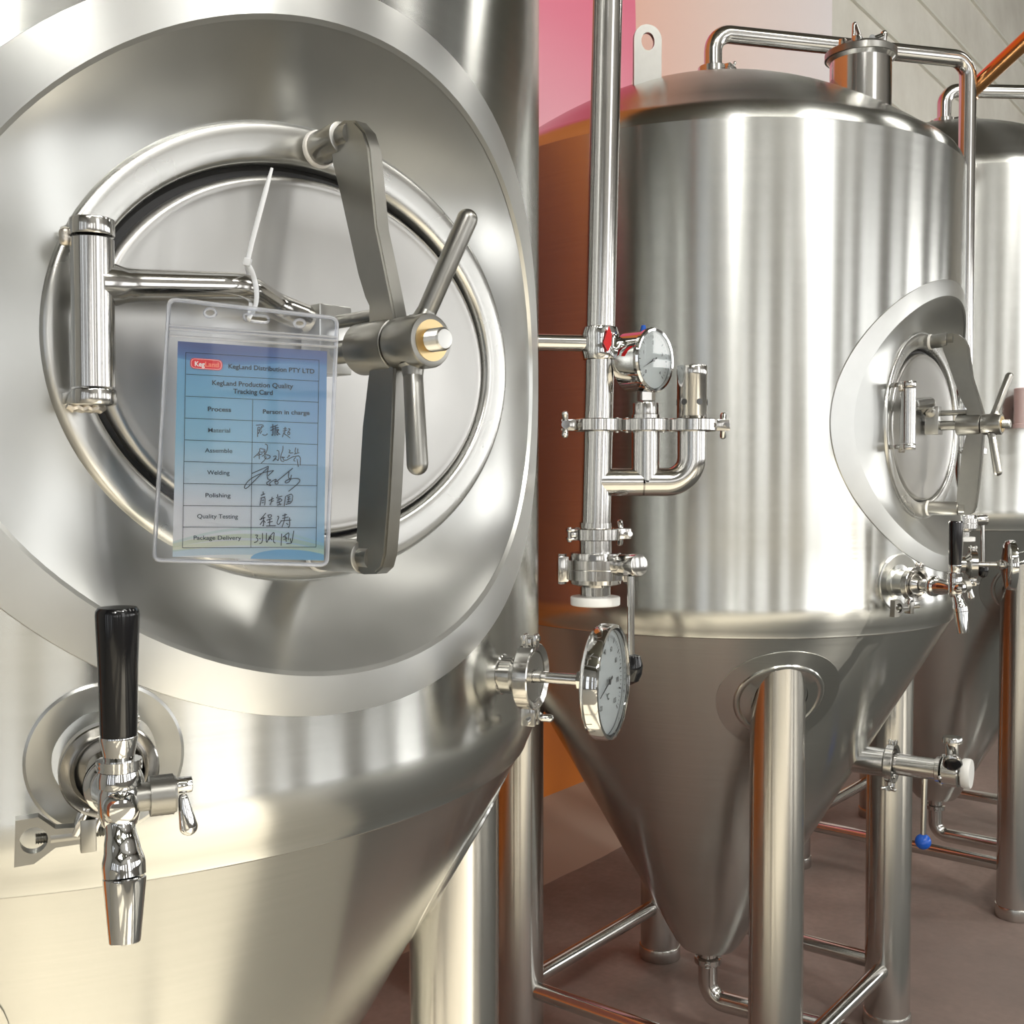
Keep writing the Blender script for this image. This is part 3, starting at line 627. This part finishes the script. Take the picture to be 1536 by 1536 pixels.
# ------------------------------------------------------------------ cleaning riser with its fittings
def make_riser(T_, X, Y, ang, lean, top_z, label, d, run, gaugelook):
    """d = words for labels. local frame: origin on the riser at camera height, X = branch direction"""
    F = T(X, Y, H) @ Rz(ang); t = thing('cleaning_pipe', 'vertical stainless cleaning pipe ' + label, 'pipe', F, 'cleaning pipes'); r = .0150
    def L(z): return Vector((lean * (z + .10), 0, z))
    b = NB(); tube(b, [L(-.008 - .045), L(.048)], r, 32); ferrule(b, T(*L(.0535)), r); ferrule(b, T(*L(-.058)), r)
    tube(b, fillet([L(-.006), Vector((.050, 0, -.006))], .01), .0146, 28)
    tube(b, fillet([Vector((.048, 0, -.006)), Vector((.099, 0, -.006)), Vector((.099, 0, .048))], .030, 12), .0146, 28)
    tube(b, [Vector((.052, 0, -.006)), Vector((.052, 0, .048))], .0146, 28)
    for x in (.052, .099): ferrule(b, T(x, 0, .0505), .0146)
    link('branch_tee', b, M_pol, t)
    # riser, top run and drop into the dome
    Fi = F.inverted(); pts = [L(.0585), L(top_z)] + [Fi @ (Vector(q)) for q in run]
    b = NB(); tube(b, fillet(pts, .035, 8), r if not gaugelook else .0165, 32); rs = link('riser', b, M_pol, t)
    if gaugelook: ring_clamp(rs, Fi @ T(T_[0], T_[1], H + .752), R0=.0275, w=.013, ear=-40)
    # wall bracket
    c = Vector((T_[0], T_[1], H + .135)); Pw = F @ L(.135); dv = (c - Pw); dv.z = 0; dist = dv.length; dv.normalize(); Pt = Pw + dv * (dist - .43)
    lp = Fi @ Pt; b = NB(); cyl(b, L(.135), lp, .0085, 20)
    link('wall_bracket', b, M_pol, t)
    b = NB(); lathe(b, [(r, -.017), (r + .0025, -.016), (r + .0045, -.009), (r + .0035, -.004), (r + .0035, .004), (r + .0045, .009), (r + .0025, .016), (r, .017)], 36, Matrix.Translation(L(.135))); col = link('bracket_collar', b, M_chrome, t)
    if not gaugelook:
        b = NB(); q = L(.137) + Vector((.006, -.0205, 0)); v = [q + Vector(o) for o in ((.001, 0, .013), (.004, 0, .005), (.0035, 0, -.006), (0, 0, -.013), (-.0045, 0, -.004))]
        A = [b.verts.new(p) for p in v]; B = [b.verts.new(p + Vector((0, -.004, 0))) for p in v]
        b.faces.new(A); b.faces.new(B)
        for i in range(5): b.faces.new((A[i], A[(i + 1) % 5], B[(i + 1) % 5], B[i]))
        link('red_knob', b, M_red, col)
    for x, e in ((L(.054).x, 180), (.052, 0), (.099, 0)):
        ring_clamp(t, T(x, 0, .052), R0=.0255, w=.0125, ear=e, nut=(e == 180 or x > .09))
    ring_clamp(t, T(L(-.06).x, 0, -.0595), R0=.0250, w=.0120, ear=20, nut=True)
    # pressure gauge
    G = thing('pressure_gauge', 'small round pressure gauge on the pipe branch ' + label, 'gauge', F @ T(.052, 0, .058), 'pressure gauges')
    b = NB(); cyl(b, (0, 0, 0), (0, 0, .0165), .0135, 32, bev=.001); cyl(b, (0, 0, .016), (0, 0, .020), .004, 16); lathe(b, [(0, .018), (.0085, .018), (.0095, .019), (.0095, .0275), (.008, .0285), (0, .0285)], 6); cyl(b, (0, 0, .028), (0, 0, .034), .0045, 16); link('gauge_stem', b, M_pol, G)
    D = T(-.002, 0, .0595) @ Rz(-ang) @ Rz(radians(48)) @ Rx(pi / 2)
    b = NB(); lathe(b, [(0, -.020), (.028, -.020), (.0305, -.018), (.0305, .008), (.0325, .009), (.0328, .0125), (.0315, .0145), (.0292, .0142), (.029, .010), (0, .010)], 56, D); gc = link('gauge_case', b, M_chrome, G, None, 30)
    b = NB(); lathe(b, [(0, .0105), (.0288, .0105), (.0288, .010)], 48, D); link('gauge_face', b, M_dial, gc)
    b = NB(); dial_marks(b, D @ T(0, 0, .0108), .025, 30, nums=['0', '1', '2', '3', '4'], small=.005); needle(b, D @ T(0, 0, .0108), 205, .024, .0006); link('gauge_scale', b, M_ink, gc)
    b = NB(); lathe(b, [(.0292, .0132), (0, .0132)], 48, D); link('gauge_glass', b, M_glass, gc)
    b = NB(); cyl(b, (-.003, 0, .088), (-.003, 0, .0955), .0035, 14, .0022); link('vent_plug', b, M_blue, gc)
    # pressure relief valve
    V = thing('relief_valve', 'cylindrical relief valve with round side holes, ' + label, 'valve', F @ T(.099, 0, .058), 'relief valves')
    b = NB(); lathe(b, [(0, 0), (.0150, 0), (.0154, .001), (.0154, .0440), (.0157, .0448), (.0157, .0530), (.0148, .0545), (0, .0545)], 48); vb = link('valve_body', b, M_pol, V)
    for a in range(20, 380, 60):
        b = NB(); d = Vector((sin(radians(a) - ang), -cos(radians(a) - ang), 0)); cyl(b, d * .0145 + Vector((0, 0, .017)), d * .0158 + Vector((0, 0, .017)), .0032, 16); link('vent_hole', b, M_hole_shade, vb)
    # butterfly valve with lever and end cap
    B = thing('butterfly_valve', 'butterfly valve with hanging lever and white cap, ' + label, 'valve', F @ T(L(-.075).x, 0, -.066), 'butterfly valves')
    b = NB(); ferrule(b, T(0, 0, .0062), .0165); lathe(b, [(.0165, 0), (.0165, -.012), (.026, -.0125), (.0265, -.014), (.0265, -.0190), (.0305, -.0195), (.0305, -.0285), (.0302, -.029), (.0305, -.0295), (.0305, -.0395), (.0265, -.040), (.0262, -.044), (.0155, -.0475), (.0155, -.062), (.0, -.062)], 12 * 5, Matrix())
    for a in (-175, -5, 85): 
        e = radians(a)
        for s in (-1,): box(b, .011, .011, .026, Rz(e) @ T(.0335, 0, -.029), .001); cyl(b, Rz(e) @ Vector((.034, 0, -.0445)), Rz(e) @ Vector((.034, 0, -.0135)), .0042, 6)
    link('valve_body', b, M_pol, B, None, 30)
    b = NB(); e = radians(-62); 
    for a in (-100, -60): cyl(b, Rz(radians(a)) @ Vector((.0262, 0, -.0165)), Rz(radians(a)) @ Vector((.0285, 0, -.0165)), .004, 6)
    link('body_bolt', b, M_chrome, B)
    b = NB(); lathe(b, [(0, -.0665), (.0245, -.0665), (.0255, -.0655), (.0255, -.0585), (.0248, -.0575), (.0155, -.0575)], 48); link('end_cap', b, M_white, B)
    b = NB(); cyl(b, (.022, -.010, -.0245), (.0410, -.0380, -.0225), .0112, 28, .0112, .001); lv = link('lever_socket', b, M_pol, B)
    b = NB(); cyl(b, (.033, -.032, -.034), (.0335, -.034, -.125), .0036, 16); link('lever_rod', b, M_pol, lv)
    b = NB(); lathe(b, [(0, -.017), (.008, -.012), (.0105, -.004), (.0105, .004), (.007, .013), (.0, .015)], 24, T(.0345, -.034, -.126) @ Ry(.1)); link('lever_knob', b, M_black, lv)
    return t
make_riser(T1, .0850, 1.15, 0, .020, 1.05, 'beside the nearest tank', 'near', [(-.2, 1.15, H + 1.0), (-.415, 1.0556, H + 1.0), (-.415, 1.0556, H + .67)], False)
a2 = radians(158)
make_riser(T2, .915, 2.28, radians(55), .0, .835, 'behind the manway of the middle tank', 'mid', [(.3735, 2.1116, H + .822), (.3735, 2.1116, H + .66)], True)

# cleaning pipe of the farthest tank and the pipe crossing the top right corner
t = thing('cleaning_pipe', 'thin stainless pipe leaving the top of the farthest tank', 'pipe', T(T3[0], T3[1], H), 'cleaning pipes')
b = NB(); tube(b, fillet([(0, 0, .90), (0, 0, .965)], .01), .0185, 28); ferrule(b, T(0, 0, .968), .0185); tube(b, fillet([(0, 0, .972), (0, 0, 1.052), (1.1, .05, 1.045), (1.2, .05, .0)], .055, 10), .0185, 28)
link('top_run', b, M_pol, t); ring_clamp(t, T(0, 0, .968), R0=.0275, w=.013, ear=-30)
def cpt(u, v, Y):            # a point at distance Y in front of the camera seen at (u, v) of the photograph
    a = radians(-1.835); x = (u - 768) / 1683.85; y = -(v - 768) / 1683.85
    d = Vector((x, cos(a) - y * sin(a), y * cos(a) + sin(a))); return Vector((0, 0, H)) + d * (Y / d.y)
t = thing('overhead_pipe', 'steel pipe with painted orange reflection slanting up across the top right corner', 'pipe', Matrix.Translation(cpt(1453, 140, 2.32)))
o0 = cpt(1453, 140, 2.32); b = NB(); cyl(b, (0, 0, 0), cpt(1660, -52, 2.10) - o0, .0165, 28); lathe(b, [(.0165, 0), (.021, .001), (.021, .006), (.0165, .007)], 28, along((0, 0, 0), cpt(1660, -52, 2.10) - o0)); link('pipe_run', b, steel('orange_reflection_tube', (.72, .36, .15), .13, 0, (30, 30, 30), .03), t)  # orange wall reflection put into the tube colour

# sampling valve low on the cone of the middle tank
F = frame(T2, 5.0, .285, -.497); t = thing('sample_valve', 'stainless sampling valve with blue ball lever, low on the cone of the middle tank', 'valve', F)
b = NB(); cyl(b, (0, 0, -.03), (0, 0, .050), .0245, 40); lathe(b, [(.0245, .042), (.030, .048), (.030, .052), (.0185, .056)], 40); link('wall_port', b, M_pol, t)
ring_clamp(t, T(0, 0, .053), R0=.0335, w=.014, ear=-100, side=-1)
b = NB(); cyl(b, (0, 0, .055), (0, 0, .132), .0185, 36); lathe(b, [(.0185, .126), (.0225, .128), (.0225, .134), (.0185, .136)], 36); cyl(b, (0, 0, .134), (0, 0, .140), .017, 36); lathe(b, [(.017, .138), (.0255, .139), (.0255, .163), (.0235, .165), (.0145, .166), (.0145, .176)], 40)
cyl(b, (0, .0, .152), (0, .052, .152), .0105, 28); lathe(b, [(.0105, 0), (.0165, .0015), (.0165, .0085), (.0150, .011), (0, .011)], 32, T(0, .048, .152) @ Rx(-pi / 2)); link('valve_body', b, M_pol, t)
for a in (25, 75, 200, 250, 300):
    b = NB(); capsule(b, (.0225 * cos(radians(a)), .0225 * sin(radians(a)), .133), (.0235 * cos(radians(a)), .0235 * sin(radians(a)), .142), .0045, .0045, 12); link('body_bolt', b, M_chrome, t)
b = NB(); lathe(b, [(.0145, .168), (.0235, .169), (.0250, .172), (.0250, .180), (.0235, .183), (0, .1835)], 44); link('end_cap', b, M_white, t)
b = NB(); cyl(b, (0, .042, .150), (-.034, .022, .160), .0085, 24); lathe(b, [(0, 0), (.0135, .001), (.0155, .004), (.0155, .009), (.0130, .011)], 32, along((-.028, .0265, .158), (-.058, .0085, .166))); kn = link('release_knob', b, M_pol, t)
b = NB(); lathe(b, [(.0135, .0085), (.0135, .011), (.009, .014), (0, .015)], 32, along((-.028, .0265, .158), (-.058, .0085, .166))); link('knob_cap', b, M_black, kn)
b = NB(); cyl(b, (0, -.016, .108), (.003, -.118, .106), .0052, 20, .0046); lv = link('lever', b, M_pol, t)
b = NB(); lathe(b, [(.0135 * sin(pi * i / 20), -.0135 * cos(pi * i / 20)) if 0 < i < 20 else (0, -.0135 * cos(pi * i / 20)) for i in range(21)], 32, T(.003, -.128, .106)); link('lever_ball', b, M_blue, lv)

# pale plastic cup on the farthest tank
P = cpt(1541, 612, 2.56); t = thing('port_cover', 'pale pink plastic cup covering a port at the right edge of the photo', 'cover', Matrix.Translation(P))
b = NB(); lathe(b, [(.0285, .043), (.0270, .045), (0, .045), (0, .043), (.0265, .042), (.027, -.034), (.0285, -.036), (.0285, .043)], 36); lathe(b, [(.0285, -.036), (.030, -.037), (.030, -.046), (0, -.046)], 36)
link('cup', b, plain('pale_pink_plastic', (.86, .70, .69), .25), t)
q = Vector((T3[0], T3[1], P.z)) - P; q.z = 0; b = NB(); cyl(b, q.normalized() * .02, q.normalized() * (q.length - .48), .011, 20); link('port_stub', b, M_pol, t)

# ------------------------------------------------------------------ tracking card in its clear holder, hung by a cable tie
def cp(x, y): return 220 + x / 3.49, 430 + y / 3.49
def cray(u, v): d = cpt(u, v, 1.0) - Vector((0, 0, H)); return d
A_, B_, D_ = cpt(*cp(120, 68), .643), cpt(*cp(995, 165), .668), cpt(*cp(40, 1430), .645)
nrm = (B_ - A_).cross(D_ - A_).normalized()
if nrm.y > 0: nrm = -nrm
ex = (B_ - A_).normalized(); ey = nrm.cross(ex).normalized(); O = (B_ + D_) / 2
HM = Matrix((( ex.x, ey.x, nrm.x, O.x), (ex.y, ey.y, nrm.y, O.y), (ex.z, ey.z, nrm.z, O.z), (0, 0, 0, 1)))
HI = HM.inverted()
def hp(x, y, z=0):          # outline position on the card sheet -> local holder point
    o = Vector((0, 0, H)); d = cray(*cp(x, y)); s_ = (O - o).dot(nrm) / d.dot(nrm); q = HI @ (o + d * s_); return Vector((q.x, q.y, z))
hold = thing('badge_holder', 'clear vinyl card holder hanging on the hinge arm of the nearest manway', 'card holder', HM)
def rounded(corners, r, k=8):
    pts = []; n = len(corners)
    for i in range(n):
        a, b_, c = (Vector(corners[i - 1]), Vector(corners[i]), Vector(corners[(i + 1) % n])); u = (a - b_).normalized(); w = (c - b_).normalized()
        for j in range(k + 1):
            f = j / k; pts.append(tuple((b_ + u * r) * (1 - f) ** 2 + b_ * 2 * f * (1 - f) + (b_ + w * r) * f * f))
    return pts
OUT = rounded([(118, 66), (997, 166), (944, 1458), (38, 1432)], 40)
HOLES = [[(332 + 30 * cos(a * pi / 12), 137 + 21 * sin(a * pi / 12)) for a in range(24)], rounded([(505, 143), (640, 158), (638, 190), (512, 176)], 20, 5), [(800 + 28 * cos(a * pi / 12), 192 + 19 * sin(a * pi / 12)) for a in range(24)]]
for nm, z0, z1 in (('front_sheet', .0010, .0013), ('back_sheet', -.0013, -.0010)):
    b = NB(); extrude_poly(b, [tuple(hp(*p))[:2] for p in OUT], z0, z1, Matrix(), [[tuple(hp(*p))[:2] for p in h] for h in HOLES]); link(nm, b, M_film, hold)
b = NB(); lp = [hp(*p) for p in OUT]; tube(b, lp + [lp[0]], .0014, 8, rs=[(.0013, .0013)] * (len(lp) + 1), caps=False); link('welded_seam', b, M_filmedge, hold)
for h in HOLES:
    b = NB(); lp = [hp(*p) for p in h]; tube(b, lp + [lp[0], lp[1]], .0009, 8, caps=False); link('hole_rim', b, M_filmedge, hold)
for y0, y1 in ((205, 268), (222, 285), (258, 318)):
    b = NB(); tube(b, [hp(118, y0, .0012), hp(994, y1, .0012)], .0007, 8, rs=[(.0012, .0006)] * 2); link('zip_ridge', b, M_filmedge, hold)

CUV = [(163, 285), (945, 338), (928, 1434), (135, 1414)]
def cuv(x, y):
    u = v = .5
    for _ in range(8):
        f = lambda u, v: Vector(CUV[0]) * (1 - u) * (1 - v) + Vector(CUV[1]) * u * (1 - v) + Vector(CUV[2]) * u * v + Vector(CUV[3]) * (1 - u) * v
        e = Vector((x, y)) - f(u, v); du = f(u + .01, v) - f(u, v); dv_ = f(u, v + .01) - f(u, v); det = (du.x * dv_.y - du.y * dv_.x) / 1e-4
        u += (e.x * dv_.y / .01 - e.y * dv_.x / .01) / det; v += (du.x / .01 * e.y - du.y / .01 * e.x) / det
    return u, v
def card_mat():
    m, nt, bb = new_mat('printed_card'); N = nt.nodes; L = nt.links
    uv = N.new('ShaderNodeUVMap'); sp = N.new('ShaderNodeSeparateXYZ'); L.new(uv.outputs[0], sp.inputs[0])
    def ma(op, a, b_=None, c=None):
        n = N.new('ShaderNodeMath'); n.operation = op
        for i, q in enumerate((a, b_, c)):
            if q is None: continue
            if isinstance(q, (int, float)): n.inputs[i].default_value = q
            else: L.new(q, n.inputs[i])
        return n.outputs[0]
    U, V = sp.outputs[0], sp.outputs[1]
    lin = lambda c: tuple((x / 255 / 12.92 if x < 11 else ((x / 255 + .055) / 1.055) ** 2.4) for x in c) + (1,)
    def ramp(src, stops):
        r = N.new('ShaderNodeValToRGB'); L.new(src, r.inputs[0]); e = r.color_ramp.elements; e[0].position = stops[0][0]; e[0].color = lin(stops[0][1]); e[1].position = stops[-1][0]; e[1].color = lin(stops[-1][1])
        for p, c in stops[1:-1]: x = e.new(p); x.color = lin(c)
        return r.outputs[0]
    def mix(f, a, b_):
        n = N.new('ShaderNodeMix'); n.data_type = 'RGBA'
        for k, q in (('Factor', f), ('A', a), ('B', b_)):
            if isinstance(q, (int, float)): n.inputs[k].default_value = q
            elif isinstance(q, tuple): n.inputs[k].default_value = lin(q)
            else: L.new(q, n.inputs[k])
        return n.outputs['Result']
    base = ramp(V, [(0, (95, 175, 225)), (.25, (115, 190, 225)), (.45, (140, 200, 228)), (.62, (190, 215, 232)), (.75, (222, 226, 234)), (1, (236, 236, 238))])
    rgt = ramp(V, [(0, (60, 140, 205)), (.3, (110, 170, 220)), (.6, (150, 195, 228)), (.8, (165, 205, 230)), (.93, (90, 170, 215)), (1, (190, 220, 200))])
    base = mix(ma('POWER', U, 2.2), base, rgt)
    w1 = ma('ADD', ma('MULTIPLY', ma('SINE', ma('MULTIPLY_ADD', U, 5.2, .3)), .018), ma('MULTIPLY', U, .02))
    top = ramp(ma('SUBTRACT', V, w1), [(0, (10, 70, 155)), (.05, (20, 105, 185)), (.075, (60, 150, 210)), (.2, (95, 180, 222))])
    f1 = ma('LESS_THAN', ma('SUBTRACT', V, w1), .072); base = mix(f1, base, top)
    # swooshes at the foot of the card
    for off, amp, col, wd in ((.948, -.055, (170, 195, 105), .010), (.966, -.040, (205, 215, 140), .012), (.985, -.02, (95, 180, 215), .016), (.935, -.075, (150, 200, 190), .006)):
        c = ma('ADD', ma('MULTIPLY', ma('SINE', ma('MULTIPLY', U, 3.0)), amp), off); d = ma('ABSOLUTE', ma('SUBTRACT', V, c)); base = mix(ma('MULTIPLY', ma('LESS_THAN', d, wd), .35), base, col)
    cx_ = ma('SUBTRACT', U, .78); e = ma('ADD', ma('MULTIPLY', cx_, cx_), ma('MULTIPLY', ma('POWER', ma('SUBTRACT', V, 1.0), 2.0), 30.0)); base = mix(ma('MULTIPLY', ma('LESS_THAN', e, .07), .85), base, (70, 165, 215))
    base = mix(.14, base, (255, 255, 255)); L.new(base, bb.inputs['Base Color']); bb.inputs['Roughness'].default_value = .35; return m
card = thing('tracking_card', 'blue printed quality tracking card with handwritten names, inside the clear holder', 'card', HM)
b = NB(); g = 14; gr = [[None] * (g + 1) for _ in range(g + 1)]; uvd = {}
for i in range(g + 1):
    for j in range(g + 1):
        u, v = i / g, j / g; q = Vector(CUV[0]) * (1 - u) * (1 - v) + Vector(CUV[1]) * u * (1 - v) + Vector(CUV[2]) * u * v + Vector(CUV[3]) * (1 - u) * v
        gr[i][j] = b.verts.new(hp(q.x, q.y, -.0002)); uvd[gr[i][j]] = (u, v)
lay = b.loops.layers.uv.new('UVMap')
for i in range(g):
    for j in range(g):
        f = b.faces.new((gr[i][j], gr[i][j + 1], gr[i + 1][j + 1], gr[i + 1][j]))
        for l in f.loops: l[lay].uv = uvd[l.vert]
bmesh.ops.solidify(b, geom=b.faces[:], thickness=.0003)
link('paper', b, card_mat(), card)
M_print = plain('dark_teal_print', (.004, .022, .045), .5); M_pen = plain('black_pen', (.012, .018, .035), .4)
b = NB()
def seg(bm, p, q, w, z):
    p = hp(*p); q = hp(*q); d = (q - p); s_ = Vector((-d.y, d.x, 0)).normalized() * w / 2; k = Vector((0, 0, z)); bm.faces.new([bm.verts.new(x + k) for x in (p - s_, q - s_, q + s_, p + s_)])
for p, q in (((205, 345), (902, 385)), ((207, 458), (900, 495)), ((205, 573), (897, 605)), ((202, 688), (895, 715)), ((200, 802), (893, 826)), ((197, 915), (892, 935)), ((195, 1030), (891, 1042)), ((193, 1146), (890, 1152)), ((190, 1258), (888, 1262)), ((188, 1367), (886, 1363)), ((205, 345), (188, 1367)), ((902, 385), (886, 1363)), ((555, 592), (545, 1365))):
    seg(b, p, q, .00032, .00045)
link('table_lines', b, M_print, card)
def card_text(bm, body, x0, x1, yc, slope, capx, bold, z=.0005):
    tb = text_bm(body, 1.0, bold); xs = [v.co.x for v in tb.verts]; lo, hi = min(xs), max(xs); sx = (x1 - x0) / (hi - lo); xm = (x0 + x1) / 2; sy = capx / .70; yo = .34
    cap = text_bm('E', 1.0, False); ys = [v.co.y for v in cap.verts]; sy = capx / (max(ys) - min(ys)); yo = (max(ys) + min(ys)) / 2; cap.free()
    merge(bm, tb, lambda v: hp(x0 + (v.x - lo) * sx, yc + slope * (x0 + (v.x - lo) * sx - xm) - (v.y - yo) * sy, z))
b = NB()
for a in (('KegLand Distribution PTY LTD', 428, 878, 430, .062, 23, True), ('KegLand Production Quality', 343, 767, 512, .045, 24, True), ('Tracking Card', 453, 660, 551, .04, 24, True), ('Process', 320, 442, 642, .035, 23, True), ('Person in charge', 608, 853, 657, .03, 22, True),
          ('Material', 322, 437, 752, .02, 22, False), ('Assemble', 305, 448, 858, .02, 22, False), ('Welding', 317, 434, 973, .015, 22, False), ('Polishing', 308, 439, 1092, .01, 22, False), ('Quality Testing', 265, 478, 1202, .005, 22, False), ('Package Delivery', 246, 495, 1314, .0, 22, False)):
    card_text(b, *a)
link('printed_words', b, M_print, card, fix=False)
LG = rounded([(228, 372), (397, 384), (397, 440), (228, 428)], 26, 8)
b = NB(); b.faces.new([b.verts.new(hp(x, y, .00045)) for x, y in LG]); lg = link('logo_plate', b, plain('logo_red', (.62, .012, .02), .4), card, fix=False)
b = NB(); ins = [(312.5 + (x - 312.5) * .93, 406 + (y - 406) * .86) for x, y in LG]
for i in range(len(ins)): seg(b, ins[i], ins[(i + 1) % len(ins)], .00018, .0005)
card_text(b, 'Keg', 252, 304, 405, .06, 25, True, .00055); link('logo_white', b, M_white, lg, fix=False)
b = NB(); card_text(b, 'Land', 306, 378, 408, .06, 25, True, .00055); link('logo_orange', b, plain('logo_orange', (.80, .22, .13), .4), lg, fix=False)
def ZA(l): return [((370 + x / 15.36 - 220) * 3.49, (620 + y / 15.36 - 430) * 3.49) for x, y in l]
def ZB(l): return [((370 + x / 11.82 - 220) * 3.49, (700 + y / 11.82 - 430) * 3.49) for x, y in l]
ST = [ZA(l) for l in ([(215,275),(360,258),(395,300),(330,330)],[(260,320),(255,430),(250,545)],[(265,320),(310,325),(300,390),(270,390)],[(270,385),(320,380),(265,470)],[(350,400),(310,470)],[(365,480),(380,505),(440,505),(480,480),(465,465)],[(340,290),(330,380)],
 [(600,250),(605,400),(600,520),(570,490)],[(545,325),(640,295)],[(550,400),(640,350)],[(640,300),(720,265)],[(660,290),(650,520)],[(660,340),(735,325)],[(670,385),(745,370)],[(700,390),(690,515),(730,480)],[(740,380),(700,430),(770,490)],
 [(885,310),(885,400)],[(840,360),(920,345)],[(830,410),(930,385)],[(880,400),(870,480)],[(855,440),(820,550)],[(870,480),(930,510),(1000,570)],[(950,360),(1000,350),(985,400),(950,420)],[(940,440),(995,430),(990,490),(950,495),(945,445)],
 [(160,1020),(300,890),(300,800),(350,820),(430,830),(400,900),(310,890)],[(240,970),(370,930)],[(290,900),(290,1055)],[(420,710),(460,710),(485,760),(470,850),(430,940),(350,990)],[(380,860),(440,880),(390,940),(540,970),(540,1020),(480,1055),(420,1040),(400,1000),(440,980)],[(450,1000),(430,1060),(330,1150)],
 [(690,855),(740,860),(745,950),(730,1100),(690,1060)],[(610,1000),(660,975),(690,1000),(600,1100)],[(600,1100),(680,1040)],[(835,750),(835,850),(790,950),(775,1080),(820,1110),(860,1110)],[(790,1000),(840,1030),(880,1010)],[(830,990),(860,1110),(1080,990)],
 [(970,840),(1010,860),(960,915),(1070,910)],[(960,970),(1000,965),(930,1025)],[(1130,790),(1110,880),(1130,930)],[(1180,810),(1170,900)],[(1090,940),(1210,905)],[(1070,1000),(1240,970),(1230,1200)],[(1130,1010),(1070,1080),(1120,1100)],[(1160,1050),(1190,1230)])]
ST += [[(550,978),(637,940)],[(637,940),(628,1005),(650,1012)],[(665,962),(600,975),(535,1010),(508,1050),(520,1060),(560,1020),(610,970),(632,950)],[(665,962),(635,990)],[(650,1012),(620,1030),(655,1045),(640,1030),(660,1015),(682,1005),(668,1030),(685,1035),(690,1020),(668,1020)],[(682,1018),(765,950)],[(745,968),(740,1000),(755,1010)],[(758,985),(750,1020),(728,1030),(722,1018),(760,1003),(803,1005),(800,1025),(742,1072)]]
ST += [ZB(l) for l in ([(290,440),(295,500)],[(250,510),(325,480)],[(245,560),(330,530)],[(260,560),(235,690)],[(280,540),(330,550),(325,640),(315,685)],[(270,600),(310,590)],[(265,640),(305,635)],
 [(390,605),(480,560)],[(450,535),(440,620),(410,680)],[(440,620),(480,600)],[(550,490),(545,530)],[(520,550),(630,520)],[(540,570),(600,560),(540,610)],[(590,560),(640,600),(530,640)],[(540,680),(620,660)],[(570,620),(600,680)],
 [(690,520),(665,695)],[(700,520),(820,470),(805,640),(690,670)],[(720,540),(770,530)],[(715,580),(775,570)],[(745,530),(740,620)],[(710,630),(780,610)],
 [(340,820),(250,930)],[(230,940),(330,900)],[(300,890),(300,1055),(280,1040)],[(290,950),(235,1030)],[(300,950),(330,990)],[(370,860),(440,845),(440,890),(390,910),(375,865)],[(350,950),(450,920)],[(370,990),(460,970)],[(410,930),(405,1040)],[(345,1050),(515,1045)],
 [(540,880),(575,880),(545,960),(535,1010),(570,1030),(620,950)],[(630,870),(715,845)],[(630,920),(740,890)],[(600,960),(790,945)],[(680,830),(670,950),(625,1070)],[(760,900),(765,1060),(730,1070)],[(700,1000),(735,1030)],
 [(150,1215),(205,1210),(165,1265),(205,1275),(185,1330),(130,1345)],[(225,1270),(245,1285)],[(280,1175),(280,1340),(225,1365)],[(350,1175),(345,1375),(400,1250),(490,1140),(480,1260),(470,1330),(510,1355)],[(390,1240),(450,1300)],[(440,1230),(390,1300)],
 [(620,1185),(610,1400)],[(640,1250),(740,1165),(750,1180),(735,1300)],[(660,1240),(730,1270),(650,1290)],[(690,1225),(700,1330)],[(770,1270),(790,1360)],[(835,1135),(800,1350),(770,1360),(700,1365)])]
b = NB()
for l in ST:
    if len(l) > 2: # light smoothing (one Chaikin pass)
        q = [l[0]]
        for i in range(len(l) - 1):
            a_, c_ = Vector(l[i]), Vector(l[i + 1]); q += [tuple(a_ * .75 + c_ * .25), tuple(a_ * .25 + c_ * .75)]
        l = q + [l[-1]]
    for i in range(len(l) - 1): seg(b, l[i], l[i + 1], .00048, .00052 + random.random() * .00004)
link('handwriting', b, M_pen, card, fix=False)

tie = thing('cable_tie', 'white nylon cable tie looped round the hinge arm, tail pointing up', 'cable tie', Matrix.Translation(cpt(371, 393, .681)))
o0 = cpt(371, 393, .681); fl = (1, 0, 0)
b = NB(); tube(b, [cpt(u, v, Y) - o0 for u, v, Y in ((371, 392, .681), (378, 362, .682), (388, 325, .684), (399, 284, .687), (408, 252, .690))], .001, 12, rs=[(.0016, .0007)] * 4 + [(.0009, .0005)], flat=fl); tl = link('tail', b, M_tie, tie)
b = NB(); pts = [cpt(u, v, Y) for u, v, Y in ((371, 396, .681), (377, 406, .682), (383, 425, .684), (385, 445, .676), (382, 462, .664), (376, 473, .655), (373, 478, .652), (372, 480, .660), (374, 474, .680), (376, 455, .702), (375, 430, .711), (372, 408, .705), (370, 398, .692), (370, 393, .684))]
sm = []
for i in range(len(pts) - 1):
    p0, p1, p2, p3 = pts[max(i - 1, 0)], pts[i], pts[i + 1], pts[min(i + 2, len(pts) - 1)]
    for j in range(5):
        f = j / 5; sm.append(.5 * ((2 * p1) + (p2 - p0) * f + (2 * p0 - 5 * p1 + 4 * p2 - p3) * f * f + (3 * p1 - p0 - 3 * p2 + p3) * f ** 3) - o0)
tube(b, sm, .001, 12, rs=[(.0016, .0007)] * len(sm), flat=fl); link('loop', b, M_tie, tie)
b = NB(); box(b, .0046, .0042, .0050, Ry(radians(15)), .0008); link('locking_head', b, M_tie, tie)
